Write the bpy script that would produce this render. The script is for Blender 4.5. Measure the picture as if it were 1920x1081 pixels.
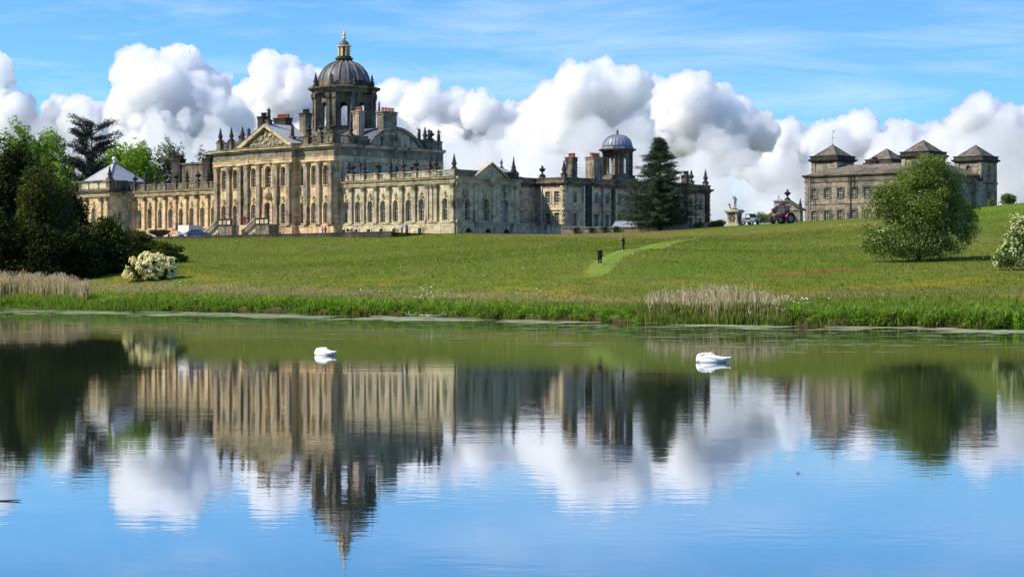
import bpy, bmesh, math, random
import numpy as np
from mathutils import Vector, Matrix

scene = bpy.context.scene
for o in list(bpy.data.objects): bpy.data.objects.remove(o)
R = math.radians

# ------------------------------------------------------------------ camera
cam_data = bpy.data.cameras.new('camera')
cam = bpy.data.objects.new('camera', cam_data)
scene.collection.objects.link(cam)
cam.location = (0, 0, 3.0)
cam.rotation_euler = (R(90 - 0.154), 0, 0)
cam_data.sensor_width = 36.0
cam_data.lens = 73.1
cam_data.clip_start = 0.1
cam_data.clip_end = 40000
scene.camera = cam

# ------------------------------------------------------------------ light
SUN_EL, SUN_X, SUN_Y = R(43), -0.978, -0.21
world = bpy.data.worlds.new('World'); scene.world = world; world.use_nodes = True
def build_world():
    nt = world.node_tree; N = nt.nodes; L = nt.links; N.clear()
    out = N.new('ShaderNodeOutputWorld'); bg = N.new('ShaderNodeBackground'); bg.inputs[1].default_value = 0.10
    sky = N.new('ShaderNodeTexSky'); sky.sky_type = 'NISHITA'; sky.sun_disc = False
    sky.sun_elevation = SUN_EL; sky.sun_rotation = math.atan2(-SUN_X, SUN_Y)
    sky.altitude = 1500; sky.air_density = 1.0; sky.dust_density = 0.0; sky.ozone_density = 1.0
    hs = N.new('ShaderNodeHueSaturation'); hs.inputs['Saturation'].default_value = 1.1; hs.inputs['Value'].default_value = 1.0
    L.new(sky.outputs[0], hs.inputs['Color'])
    tn = N.new('ShaderNodeMixRGB'); tn.blend_type = 'MULTIPLY'; tn.inputs[0].default_value = 1; tn.inputs[2].default_value = (.54, .92, 1.26, 1); L.new(hs.outputs[0], tn.inputs[1])
    # thin high cirrus: stretched noise on the view direction, everywhere round the horizon
    tc = N.new('ShaderNodeTexCoord')
    mp = N.new('ShaderNodeMapping'); mp.inputs['Scale'].default_value = (3.2, 3.2, 26); mp.inputs['Rotation'].default_value = (0.05, 0.03, 0)
    nz = N.new('ShaderNodeTexNoise'); nz.inputs['Scale'].default_value = 2.2; nz.inputs['Detail'].default_value = 9; nz.inputs['Roughness'].default_value = .62; nz.inputs['Distortion'].default_value = .4
    rp = N.new('ShaderNodeMapRange'); rp.inputs['From Min'].default_value = .46; rp.inputs['From Max'].default_value = .82; rp.inputs['To Max'].default_value = .46
    mx = N.new('ShaderNodeMixRGB'); mx.inputs[2].default_value = (7.6, 8.2, 9.2, 1)
    L.new(tc.outputs['Generated'], mp.inputs[0]); L.new(mp.outputs[0], nz.inputs['Vector']); L.new(nz.outputs['Fac'], rp.inputs['Value'])
    L.new(rp.outputs[0], mx.inputs[0]); L.new(tn.outputs[0], mx.inputs[1]); L.new(mx.outputs[0], bg.inputs[0]); L.new(bg.outputs[0], out.inputs[0])
build_world()
sun_data = bpy.data.lights.new('sun', 'SUN'); sun_data.energy = 4.7; sun_data.angle = R(0.53); sun_data.color = (1.0, .945, .86)
sun = bpy.data.objects.new('sun', sun_data); scene.collection.objects.link(sun)
_d = Vector((SUN_X*math.cos(SUN_EL), SUN_Y*math.cos(SUN_EL), math.sin(SUN_EL)))
sun.rotation_euler = _d.to_track_quat('Z', 'Y').to_euler(); sun.location = (-60, -20, 90)

scene.view_settings.view_transform = 'Standard'; scene.view_settings.look = 'None'
scene.view_settings.exposure = 0.42; scene.view_settings.gamma = 1.0; scene.view_settings.use_curve_mapping = False
scene.render.engine = 'CYCLES'
scene.cycles.use_denoising = True
scene.cycles.max_bounces = 6; scene.cycles.diffuse_bounces = 3; scene.cycles.glossy_bounces = 3; scene.cycles.transparent_max_bounces = 12
scene.cycles.transmission_bounces = 4; scene.cycles.volume_bounces = 32; scene.cycles.max_bounces = 32; scene.cycles.adaptive_threshold = .03
scene.cycles.caustics_reflective = False; scene.cycles.caustics_refractive = False

# ------------------------------------------------------------------ mesh helpers
COL = scene.collection
def link(name, data, parent=None, loc=(0,0,0), rz=0.0):
    o = bpy.data.objects.new(name, data); COL.objects.link(o)
    o.location = loc; o.rotation_euler = (0, 0, rz)
    if parent: o.parent = parent
    return o
def empty(name, loc=(0,0,0), rz=0.0, parent=None):
    return link(name, None, parent, loc, rz)
def tag(o, label, cat, group=None):
    o['label'] = label; o['category'] = cat
    if group: o['group'] = group
    return o
def kind(o, k): o['kind'] = k; return o

class MB:
    """collects vertices and faces; build() links them as one mesh object"""
    def __init__(s): s.v = []; s.f = []; s.m = []; s.cur = 0
    def add(s, vs, fs):
        b = len(s.v); s.v += [tuple(p) for p in vs]; s.f += [tuple(i+b for i in f) for f in fs]; s.m += [s.cur]*len(fs); return s
    def box(s, x0, x1, y0, y1, z0, z1):
        v = [(x,y,z) for z in (z0,z1) for y in (y0,y1) for x in (x0,x1)]
        return s.add(v, [(0,2,3,1),(4,5,7,6),(0,1,5,4),(2,6,7,3),(0,4,6,2),(1,3,7,5)])
    def obox(s, c, ax, half):
        """box with centre c, axes ax (3 vectors), half sizes"""
        c = Vector(c); A = [Vector(a).normalized()*h for a, h in zip(ax, half)]
        v = [c + A[0]*i + A[1]*j + A[2]*k for k in (-1,1) for j in (-1,1) for i in (-1,1)]
        return s.add(v, [(0,2,3,1),(4,5,7,6),(0,1,5,4),(2,6,7,3),(0,4,6,2),(1,3,7,5)])
    def tube(s, a, b, r0, r1=None, n=8, caps=True):
        a = Vector(a); b = Vector(b); r1 = r0 if r1 is None else r1; d = (b-a).normalized()
        x = d.orthogonal().normalized(); y = d.cross(x)
        v = []
        for p, r in ((a,r0),(b,r1)):
            for i in range(n):
                t = 2*math.pi*i/n; v.append(p + x*math.cos(t)*r + y*math.sin(t)*r)
        f = [(i,(i+1)%n,n+(i+1)%n,n+i) for i in range(n)]
        if caps: f += [tuple(range(n))[::-1], tuple(range(n,2*n))]
        return s.add(v, f)
    def lathe(s, prof, n=12, c=(0,0), z=0, a0=0.0, sq=False):
        """prof: list of (radius, height) from bottom to top"""
        v = []; f = []; m = len(prof)
        for r, h in prof:
            for i in range(n):
                t = a0 + 2*math.pi*i/n; v.append((c[0]+r*math.cos(t), c[1]+r*math.sin(t), z+h))
        for k in range(m-1):
            for i in range(n):
                j = (i+1)%n; f.append((k*n+i, k*n+j, (k+1)*n+j, (k+1)*n+i))
        f.append(tuple(range(n))[::-1]); f.append(tuple(range((m-1)*n, m*n)))
        return s.add(v, f)
    def prism(s, poly, y0, y1):
        """poly in (x,z), extruded along y"""
        n = len(poly); v = [(x,y0,z) for x,z in poly] + [(x,y1,z) for x,z in poly]
        return s.add(v, [tuple(range(n)), tuple(range(n,2*n))[::-1]] + [(i,(i+1)%n,n+(i+1)%n,n+i) for i in range(n)])
    def sweep(s, path, prof, closed=False):
        """path: plan points walked with the outside on the right hand; prof: (outward, z) closed polygon"""
        n = len(path); m = len(prof); v = []; f = []
        for i, p in enumerate(path):
            p = Vector(p)
            d0 = (p - Vector(path[i-1])).normalized() if (i > 0 or closed) else None
            d1 = (Vector(path[(i+1)%n]) - p).normalized() if (i < n-1 or closed) else None
            d0 = d0 or d1; d1 = d1 or d0
            n0 = Vector((d0.y,-d0.x)); n1 = Vector((d1.y,-d1.x)); mt = (n0+n1).normalized(); k = 1/max(.3, mt.dot(n0))
            for w, z in prof: v.append((p.x+mt.x*w*k, p.y+mt.y*w*k, z))
        for i in range(n if closed else n-1):
            a = i*m; b = ((i+1)%n)*m
            for j in range(m): f.append((a+j, b+j, b+(j+1)%m, a+(j+1)%m))
        if not closed: f += [tuple(range(m))[::-1], tuple(range((n-1)*m, n*m))]
        return s.add(v, f)
    def mesh(s, name, mats, smooth=False):
        me = bpy.data.meshes.new(name); me.from_pydata(s.v, [], s.f)
        for m in (mats if isinstance(mats, (list,tuple)) else [mats]): me.materials.append(m)
        if any(s.m): me.polygons.foreach_set('material_index', s.m)
        if smooth: me.polygons.foreach_set('use_smooth', [True]*len(s.f))
        me.update(); return me
    def build(s, name, mats, parent=None, loc=(0,0,0), rz=0.0, smooth=False):
        return link(name, s.mesh(name, mats, smooth), parent, loc, rz)

def np_mesh(name, V, F, mat, smooth=False):
    """V (n,3) float array, F (m,k) int array"""
    me = bpy.data.meshes.new(name); k = F.shape[1]
    me.vertices.add(len(V)); me.vertices.foreach_set('co', np.ascontiguousarray(V, dtype=np.float32).ravel())
    me.loops.add(F.size); me.loops.foreach_set('vertex_index', np.ascontiguousarray(F, dtype=np.int32).ravel())
    me.polygons.add(len(F)); me.polygons.foreach_set('loop_start', np.arange(0, F.size, k, dtype=np.int32))
    if smooth: me.polygons.foreach_set('use_smooth', np.ones(len(F), dtype=bool))
    me.update(calc_edges=True)
    if mat: me.materials.append(mat)
    return me
def color_attr(me, name, C):
    a = me.color_attributes.new(name, 'FLOAT_COLOR', 'POINT')
    c = np.ones((len(C),4), dtype=np.float32); c[:,:C.shape[1]] = C; a.data.foreach_set('color', c.ravel())

def copy_tree(o, parent=None, loc=None, rz=None):
    c = o.copy(); COL.objects.link(c); c.parent = parent
    if loc is not None: c.location = loc
    if rz is not None: c.rotation_euler = (0,0,rz)
    for ch in o.children: copy_tree(ch, c)
    return c

# ------------------------------------------------------------------ materials
def new_mat(name):
    m = bpy.data.materials.new(name); m.use_nodes = True; nt = m.node_tree; nt.nodes.clear()
    out = nt.nodes.new('ShaderNodeOutputMaterial'); b = nt.nodes.new('ShaderNodeBsdfPrincipled'); nt.links.new(b.outputs[0], out.inputs[0])
    return m, nt, b, out
def nd(nt, t, **kw):
    n = nt.nodes.new(t)
    for k, v in kw.items():
        if k in n.inputs: n.inputs[k].default_value = v
        else: setattr(n, k, v)
    return n
def ramp(nt, fac, stops):
    r = nt.nodes.new('ShaderNodeValToRGB'); e = r.color_ramp.elements
    while len(e) < len(stops): e.new(.5)
    for x, (p, c) in zip(e, stops): x.position = p; x.color = (*c, 1) if len(c) == 3 else c
    nt.links.new(fac, r.inputs[0]); return r.outputs[0]
def mix(nt, fac, a, b, mode='MIX'):
    m = nt.nodes.new('ShaderNodeMixRGB'); m.blend_type = mode
    for i, x in ((0,fac),(1,a),(2,b)):
        if isinstance(x, (int,float)): m.inputs[i].default_value = x
        elif isinstance(x, tuple): m.inputs[i].default_value = (*x,1) if len(x)==3 else x
        else: nt.links.new(x, m.inputs[i])
    return m.outputs[0]
def noise(nt, vec, scale, detail=4, rough=.55, dist=0.0):
    n = nd(nt, 'ShaderNodeTexNoise', Scale=scale, Detail=detail, Roughness=rough, Distortion=dist)
    if vec is not None: nt.links.new(vec, n.inputs['Vector'])
    return n.outputs['Fac']
def mapped(nt, vec, scale=(1,1,1), rot=(0,0,0)):
    m = nt.nodes.new('ShaderNodeMapping'); m.inputs['Scale'].default_value = scale; m.inputs['Rotation'].default_value = rot
    nt.links.new(vec, m.inputs[0]); return m.outputs[0]
def position(nt): return nt.nodes.new('ShaderNodeNewGeometry').outputs['Position']
def bump(nt, b, h, strength=.3, distance=.05):
    n = nd(nt, 'ShaderNodeBump', Strength=strength, Distance=distance); nt.links.new(h, n.inputs['Height']); nt.links.new(n.outputs[0], b.inputs['Normal'])

def plain(name, color, rough=.6, metal=0.0, var=.25, scale=3.0, spec=.3):
    """single-colour surface with a little uneven wear"""
    m, nt, b, out = new_mat(name); p = position(nt)
    f = noise(nt, p, scale, 5)
    lo = tuple(c*(1-var) for c in color); hi = tuple(min(1,c*(1+var)) for c in color)
    nt.links.new(ramp(nt, f, [(.3,lo),(.7,hi)]), b.inputs['Base Color'])
    b.inputs['Roughness'].default_value = rough; b.inputs['Metallic'].default_value = metal; b.inputs['Specular IOR Level'].default_value = spec
    return m

def stone(name, c1, c2, c3, soot=.4, sootc=(.035,.032,.028), block=(1.1,.46), tone=.28):
    """weathered ashlar: block-by-block tone, patches of two stones, soot streaks"""
    m, nt, b, out = new_mat(name); p = position(nt)
    loc = mapped(nt, p, (1,1,1), (0,0,R(42)))
    big = noise(nt, loc, .16, 3); mid = noise(nt, loc, .9, 5, .6)
    col = ramp(nt, big, [(.36,c1),(.52,c2),(.66,c3)])
    sc = mapped(nt, loc, (1/block[0], 1/block[0], 1/block[1]))
    fl = nd(nt, 'ShaderNodeVectorMath', operation='FLOOR'); nt.links.new(sc, fl.inputs[0])
    wn = nd(nt, 'ShaderNodeTexWhiteNoise', noise_dimensions='3D'); nt.links.new(fl.outputs[0], wn.inputs['Vector'])
    blk = ramp(nt, wn.outputs['Value'], [(0,(1-tone,)*3),(.55,(1,1,1)),(1,(1+tone*.45, 1+tone*.35, 1+tone*.2))])
    col = mix(nt, 1.0, col, blk, 'MULTIPLY')
    col = mix(nt, .55, col, ramp(nt, mid, [(.3,(.62,.60,.58)),(.7,(1.15,1.12,1.08))]), 'MULTIPLY')
    st = noise(nt, mapped(nt, loc, (1.7,1.7,.22)), .9, 6, .68)
    pat = noise(nt, loc, .33, 5, .6)
    ad = nd(nt, 'ShaderNodeMath', operation='ADD'); nt.links.new(st, ad.inputs[0]); nt.links.new(pat, ad.inputs[1])
    k = nd(nt, 'ShaderNodeMapRange'); k.inputs['From Min'].default_value = 1.22 - soot*.5; k.inputs['From Max'].default_value = 1.5 - soot*.5
    nt.links.new(ad.outputs[0], k.inputs['Value'])
    col = mix(nt, k.outputs[0], col, sootc)
    nt.links.new(col, b.inputs['Base Color']); b.inputs['Roughness'].default_value = .9; b.inputs['Specular IOR Level'].default_value = .12
    bump(nt, b, noise(nt, loc, 3.5, 6, .65), .5, .06)
    return m

HONEY = stone('honey_stone', (.62,.45,.25), (.70,.54,.31), (.60,.40,.24), .36)
PALE  = stone('pale_stone', (.57,.50,.33), (.65,.56,.36), (.46,.42,.29), .38)
GREY  = stone('grey_green_stone', (.52,.435,.30), (.60,.49,.33), (.44,.38,.27), .42)
ATTIC = stone('attic_stone', (.47,.39,.28), (.54,.45,.32), (.45,.33,.24), .34)
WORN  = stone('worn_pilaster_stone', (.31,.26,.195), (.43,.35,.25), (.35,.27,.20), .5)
FRIEZE = stone('stained_shaded_frieze', (.20,.19,.14), (.30,.27,.19), (.24,.20,.15), .42)  # stain and the shadow under the cornice are both put into this dark tone
SOOTY = stone('sooty_stone', (.19,.165,.12), (.27,.23,.16), (.13,.12,.10), .60)
BLACK = stone('blackened_stone', (.055,.05,.045), (.10,.085,.07), (.04,.038,.036), .5)
PINK  = stone('pink_stone', (.50,.36,.28), (.56,.44,.33), (.42,.31,.25), .26)
DARKWALL = stone('stable_stone', (.27,.245,.19), (.36,.315,.23), (.20,.19,.16), .42, block=(.7,.34), tone=.4)
STAINED = stone('stained_pale_stone', (.48,.42,.29), (.56,.48,.33), (.40,.36,.26), .58)
MIDPIL = stone('wing_pilaster_stone', (.42,.37,.27), (.52,.44,.30), (.38,.32,.24), .42)
LEAD  = plain('lead_sheet', (.105,.108,.128), .5, 0, .35, 1.2, .4)
LEADPALE = plain('pale_lead', (.40,.395,.385), .45, 0, .2, .8, .4)
SLATE = stone('roof_slate', (.15,.135,.115), (.20,.175,.14), (.11,.105,.10), .35, block=(.5,.25), tone=.45)
GOLD  = plain('gilded_lantern', (.72,.56,.28), .5, 0, .25, 2.0, .4)
JOINERY = plain('window_joinery', (.55,.55,.51), .5, 0, .1)
WHITE = plain('white_joinery', (.78,.78,.75), .5, 0, .08)
POT   = plain('clay_pot', (.50,.19,.09), .85, 0, .35, 4)
BRONZE= plain('dark_statue_stone', (.045,.04,.035), .8, 0, .5, 3)
IRON  = plain('dark_iron', (.03,.03,.032), .5, 0, .2)
def glass_mat():
    m, nt, b, out = new_mat('window_glass'); nt.nodes.remove(b)
    g = nd(nt, 'ShaderNodeBsdfGlossy', Roughness=.02); t = nt.nodes.new('ShaderNodeBsdfTransparent'); t.inputs[0].default_value = (.66,.70,.72,1)
    fr = nd(nt, 'ShaderNodeFresnel', IOR=1.28); ms = nt.nodes.new('ShaderNodeMixShader')
    nt.links.new(fr.outputs[0], ms.inputs[0]); nt.links.new(t.outputs[0], ms.inputs[1]); nt.links.new(g.outputs[0], ms.inputs[2]); nt.links.new(ms.outputs[0], out.inputs[0])
    return m
GLASS = glass_mat()
BLIND = plain('linen_blind', (.78,.77,.74), .8, 0, .1)
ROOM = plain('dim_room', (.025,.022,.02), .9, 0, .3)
# ------------------------------------------------------------------ terrain
rng = np.random.default_rng(7)
def vnoise(x, y, seed=0):
    x = np.asarray(x, float); y = np.asarray(y, float)
    xi = np.floor(x).astype(np.int64); yi = np.floor(y).astype(np.int64); fx = x-xi; fy = y-yi
    def h(a, b):
        n = (a*374761393 + b*668265263 + seed*1442695041) & 0x7fffffff
        n = ((n ^ (n >> 13))*1274126177) & 0x7fffffff
        return ((n ^ (n >> 16)) & 0xffff)/65535.0
    u = fx*fx*(3-2*fx); v = fy*fy*(3-2*fy)
    return (h(xi,yi)*(1-u)+h(xi+1,yi)*u)*(1-v) + (h(xi,yi+1)*(1-u)+h(xi+1,yi+1)*u)*v
def fbm(x, y, seed=0, o=4):
    s = 0; a = .5
    for k in range(o): s = s + a*vnoise(x*2**k, y*2**k, seed+k); a *= .5
    return s/(1-.5**o)

SHX = [-600,-300,-150,-100,-61.3,-31.7,-7.7,9.6,20,34.3,60,120,300,600]
SHY = [ 150, 230, 268, 262, 249, 220.8,188.7,156,144.4,139.3,133,122,95,60]
def shore(X):
    X = np.asarray(X, float)
    return np.interp(X, SHX, SHY) + 1.1*(vnoise(X*.22, X*0+3.3, 5)-.5)*2 + .5*(vnoise(X*.8, X*0+7.3, 9)-.5)*2

CP = [(9.2,222,5.0),(12.6,236,6.6),(-45.6,262,3.8),(-62,275,4.2),(-90,282,4.6),(-43.2,366,10.9),(-61,385,11.0),(-19.7,350,10.7),(-9.8,349,11.15),
      (-9.6,355,11.4),(-30,375,11.4),(-75,415,11.4),(0,366,11.4),(20,385,11.4),(40,410,11.5),(-40,420,11.4),(-90,440,11.4),(0,420,11.4),(17.5,360,11.5),(5,352,11.2),
      (37.7,350,12.6),(43.6,335,12.5),(54.2,330,13.1),(66,325,13.8),(71.4,320,14.5),(76,310,14.8),(110,310,17),(140,320,18),
      (42.6,215,5.2),(51,200,4.3),(65,400,14.5),(90,400,14.6),(100,430,14.8),(56,380,14.3),(75,375,14.5),(0,520,11.4),(-120,500,11.2),(120,520,14.5),(-130,330,8),(150,220,11),(-130,285,4.5),
      (17,258,7.55),(5,262,7.2),(-25,290,6.0),(0,300,8.6),(30,300,9.5),(60,270,10.2),(25,250,6.9),(-10,250,5.2)]
for _x in (-100,-80,-61,-45,-31.7,-20,-7.7,1,9.6,20,34.3,60,100): CP.append((_x, float(np.interp(_x,SHX,SHY)), .45))
CP = np.array(CP)
def _tps(r): return np.where(r > 1e-6, r*r*np.log(np.maximum(r,1e-6)), 0)
def _solve():
    P = CP[:,:2]/100; n = len(P); K = _tps(np.linalg.norm(P[:,None]-P[None], axis=2)) + np.eye(n)*2e-4
    A = np.zeros((n+3,n+3)); A[:n,:n] = K; A[:n,n] = 1; A[:n,n+1:] = P; A[n,:n] = 1; A[n+1:,:n] = P.T
    return np.linalg.solve(A, np.concatenate([CP[:,2], np.zeros(3)]))
_W = _solve()
def _hill(X, Y):
    X = np.asarray(X,float); Y = np.asarray(Y,float); Xc = np.clip(X,-135,150); Yc = np.clip(Y,110,520)
    z = _W[-3] + _W[-2]*Xc/100 + _W[-1]*Yc/100
    for (px,py,_), w in zip(CP, _W): z = z + w*_tps(np.hypot(Xc-px, Yc-py)/100)
    return np.clip(z, .35, 19)
def ground(X, Y):
    X = np.asarray(X,float); Y = np.asarray(Y,float)
    t = Y - shore(X); z = _hill(X, Y) + .12*(fbm(X*.15,Y*.15,3)-.5)
    s = np.clip((t+.25)/1.0, 0, 1); land = -.25 + (z+.25)*(s*s*(3-2*s))
    lake = np.maximum(-1.8, -.25 + np.minimum(0,t+.25)*.12)
    g = np.where(t > -.25, land, lake)
    near = np.clip((9-Y)/5, 0, 1); g = np.where(Y < 9, lake*(1-near) + 1.25*near, g)
    side = np.clip((np.abs(X)-560)/40, 0, 1); return np.where(t < 0, g*(1-side)+1.0*side, g)
def gz(x, y): return float(ground(np.array([x]), np.array([y]))[0])

PATH = [(8.5,209,.3),(8.7,212,1.3),(9.0,215.5,1.6),(9.7,221.7,1.6),(11.1,228,1.5),(13.1,236,1.5),(16.3,248,1.7),(19.5,268,1.8),(22.7,288,1.7),(27,301,.5)]
PATH = np.array(PATH)
def path_dist(X, Y):
    X = np.asarray(X,float); Y = np.asarray(Y,float); best = np.full(X.shape, 1e9)
    for a, b in zip(PATH[:-1], PATH[1:]):
        d = b[:2]-a[:2]; L = d@d; t = np.clip(((X-a[0])*d[0]+(Y-a[1])*d[1])/L, 0, 1)
        w = a[2]+(b[2]-a[2])*t
        best = np.minimum(best, np.hypot(X-a[0]-t*d[0], Y-a[1]-t*d[1])/w)
    return best
def soft(d, a, b): return np.clip((d-b)/(a-b), 0, 1)

def meadow(X, Y):
    """albedo of the sward at a place: olive brown hay, greener and flowery patches, lush growth by the water"""
    X = np.asarray(X,float); Y = np.asarray(Y,float); t = Y-shore(X)
    n1 = fbm(X*.045, Y*.02, 11); n2 = fbm(X*.2, Y*.1, 17); n3 = fbm(X*.9,Y*.6,23); rt = np.clip((X+12)/40,0,1)
    brown = np.array([.182,.132,.046]); green = np.array([.140,.142,.030]); lush = np.array([.105,.175,.016])
    def lay(c, k, col): k = np.clip(k,0,1)[...,None]; return c*(1-k) + np.array(col)*k
    c = lay(np.broadcast_to(green, X.shape+(3,)), soft(n1,.53,.43), brown)
    c = lay(c, soft(n2,.68,.52)*.5, lush*.9)
    c = lay(c, soft(fbm(X*.07,Y*.028,19),.62,.54)*.55, (.15,.165,.025))
    c = lay(c, soft(fbm(X*.11,Y*.05,29),.62,.52)*.6, (.20,.155,.07))
    c = lay(c, soft(fbm(X*.030,Y*.065,37),.58,.48)*.6, (.095,.10,.022))
    c = lay(c, soft(fbm(X*.035,Y*.08,39),.60,.52)*.55, (.17,.185,.03))
    c = lay(c, soft(X-(Y-360)*.10,-40,-27)*soft(t,22,50)*(.35+.6*soft(n2,.6,.4)), lush*.95)
    c = lay(c, soft(t,148,176)*.6, lush)
    c = lay(c, soft(np.abs(Y-(326+.12*(X-44))),4,18)*soft(X,33,24)*.85, lush*1.05)
    c = lay(c, soft(np.hypot(X-16.5,(Y-213)*.6),3,8)*.8, lush*.9)
    c = lay(c, soft(np.hypot((X-30)*.5,Y-216-(X-30)*.25),1.5,4.5)*.8, lush*1.0)
    c = lay(c, soft(np.hypot(X-70,(Y-300)*.5),6,18)*.8, lush*1.05)
    c = lay(c, soft(np.abs(t-(18+rt*13)),2.0,6.5)*(.12+.5*soft(n2,.58,.42)), (.23,.20,.13))
    c = lay(c, soft(t, 7+rt*9, 13+rt*13)*.9, (.10,.175,.018))
    c = lay(c, soft(np.abs(Y-(203.4+.52*(X-29.6))),.7,2.2)*soft(np.abs(X-29.6),3.5,6)*(.55+.4*soft(n3,.4,.6)), (.24,.085,.035))
    c = lay(c, soft(n2*.5+n3*.5,.56,.48)*soft(np.abs(t-45),3,9)*soft(X,4,-4)*(.25+.5*soft(n1,.6,.4)), (.30,.23,.03))
    c = lay(c, soft(n2*.6+n3*.4,.64,.54)*soft(np.abs(t-28),5,14)*.5, (.27,.21,.03))
    c = lay(c, soft(t,.35,.9), (.05,.04,.022))
    return c*(.72+.55*n3[...,None])*np.array([1.04,.98,.9])

def sward_mat(name, attr, fine=True):
    m, nt, b, out = new_mat(name)
    a = nd(nt, 'ShaderNodeVertexColor', layer_name=attr); col = a.outputs['Color']
    if fine:
        p = position(nt); f = noise(nt, mapped(nt, p, (2.2,1.2,1)), 1.6, 6, .7)
        col = mix(nt, 1.0, col, ramp(nt, f, [(.28,(.5,.52,.5)),(.72,(1.45,1.4,1.3))]), 'MULTIPLY')
        bump(nt, b, noise(nt, p, 2.5, 5, .7), .8, .25)
    nt.links.new(col, b.inputs['Base Color']); b.inputs['Roughness'].default_value = .9; b.inputs['Specular IOR Level'].default_value = .08
    return m
def leaf_mat(name, attr=None, c1=(.05,.10,.015), c2=(.10,.17,.03), trans=.3, scale=.7, gloss=.25):
    m, nt, b, out = new_mat(name)
    if attr: col = nd(nt, 'ShaderNodeVertexColor', layer_name=attr).outputs['Color']
    else:
        p = position(nt); col = ramp(nt, noise(nt, p, scale, 5, .65), [(.32,c1),(.68,c2)])
    nt.links.new(col, b.inputs['Base Color']); b.inputs['Roughness'].default_value = .6; b.inputs['Specular IOR Level'].default_value = gloss
    t = nt.nodes.new('ShaderNodeBsdfTranslucent'); nt.links.new(mix(nt, 1.0, col, (1.25,1.3,.6), 'MULTIPLY'), t.inputs[0])
    ms = nd(nt, 'ShaderNodeMixShader'); ms.inputs[0].default_value = trans
    nt.links.new(b.outputs[0], ms.inputs[1]); nt.links.new(t.outputs[0], ms.inputs[2]); nt.links.new(ms.outputs[0], out.inputs[0])
    return m

def build_ground():
    xs = np.concatenate([[-9000,-4000,-1800,-900,-620,-560,-420,-300,-220,-170,-140], np.arange(-120,131,1.25), [145,170,220,300,420,560,620,900,1800,4000,9000]])
    near = np.array([-9000,-2500,-500,-80,-10,0,4,6.5,9,12])
    fr = np.linspace(0,1,10)[1:]
    ts = np.concatenate([[-6,-2,-1,-.5,-.25,0,.2,.45,.75,1.2], np.arange(2,60,1.25), np.arange(60,210,1.6), np.arange(210,330,6), [350,400,500,700,1200,2500,5000,10000,18000]])
    rows = []
    S = shore(xs)
    for y in near: rows.append(np.full_like(xs, y))
    for f in fr: rows.append(12 + f*(S-6-12-.5))
    for t in ts: rows.append(S+t)
    Y = np.array(rows); X = np.tile(xs, (len(rows),1)); Z = ground(X, Y)
    n, m = X.shape; V = np.stack([X,Y,Z], -1).reshape(-1,3)
    i = np.arange((n-1)*m).reshape(n-1,m)[:,:-1].ravel(); F = np.stack([i,i+1,i+m+1,i+m], 1)
    me = np_mesh('ground', V, F, sward_mat('meadow_sward','sward'), True)
    color_attr(me, 'sward', meadow(X, Y).reshape(-1,3))
    kind(link('ground', me), 'structure')
    # mown path
    pts = []; 
    P = PATH; T = np.linspace(0, len(P)-1, 90); cx = np.interp(T, np.arange(len(P)), P[:,0]); cy = np.interp(T, np.arange(len(P)), P[:,1]); w = np.interp(T, np.arange(len(P)), P[:,2])
    dx = np.gradient(cx); dy = np.gradient(cy); L = np.hypot(dx,dy); nx = dy/L; ny = -dx/L
    cols = np.linspace(-1,1,9); ww = w[:,None]*cols[None]*(1+.25*(vnoise(T*1.7,T*0,4)-.5))[:,None]
    X = cx[:,None]+nx[:,None]*ww; Y = cy[:,None]+ny[:,None]*ww; Z = ground(X,Y)+.03*(1-cols[None]**2)+.004
    V = np.stack([X,Y,Z],-1).reshape(-1,3); n, m = X.shape
    i = np.arange((n-1)*m).reshape(n-1,m)[:,:-1].ravel(); F = np.stack([i,i+1,i+m+1,i+m], 1)
    me = np_mesh('mown_path', V, F, sward_mat('mown_grass','sward'), True)
    tr = np.exp(-((np.abs(cols)-.62)/.18)**2)[None,:,None]
    c = np.array([.15,.235,.03])*(1-tr*.6) + np.array([.28,.27,.08])*tr*.6
    c = np.broadcast_to(c, (n,m,3))*(.8+.45*fbm(X,Y,31))[...,None]
    rag = np.clip((np.abs(cols)[None,:]+.5*(fbm(X*1.4,Y*.8,33)-.5)-.45)/.5,0,1); end = np.clip(1.25-np.minimum(T,T.max()-T)/1.6,0,1)[:,None]; rag = np.clip(rag+end,0,1)[...,None]; c = c*(1-rag)+meadow(X,Y)*1.15*rag
    color_attr(me, 'sward', np.ascontiguousarray(c).reshape(-1,3)); kind(link('mown_path', me), 'structure')
build_ground()

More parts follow.
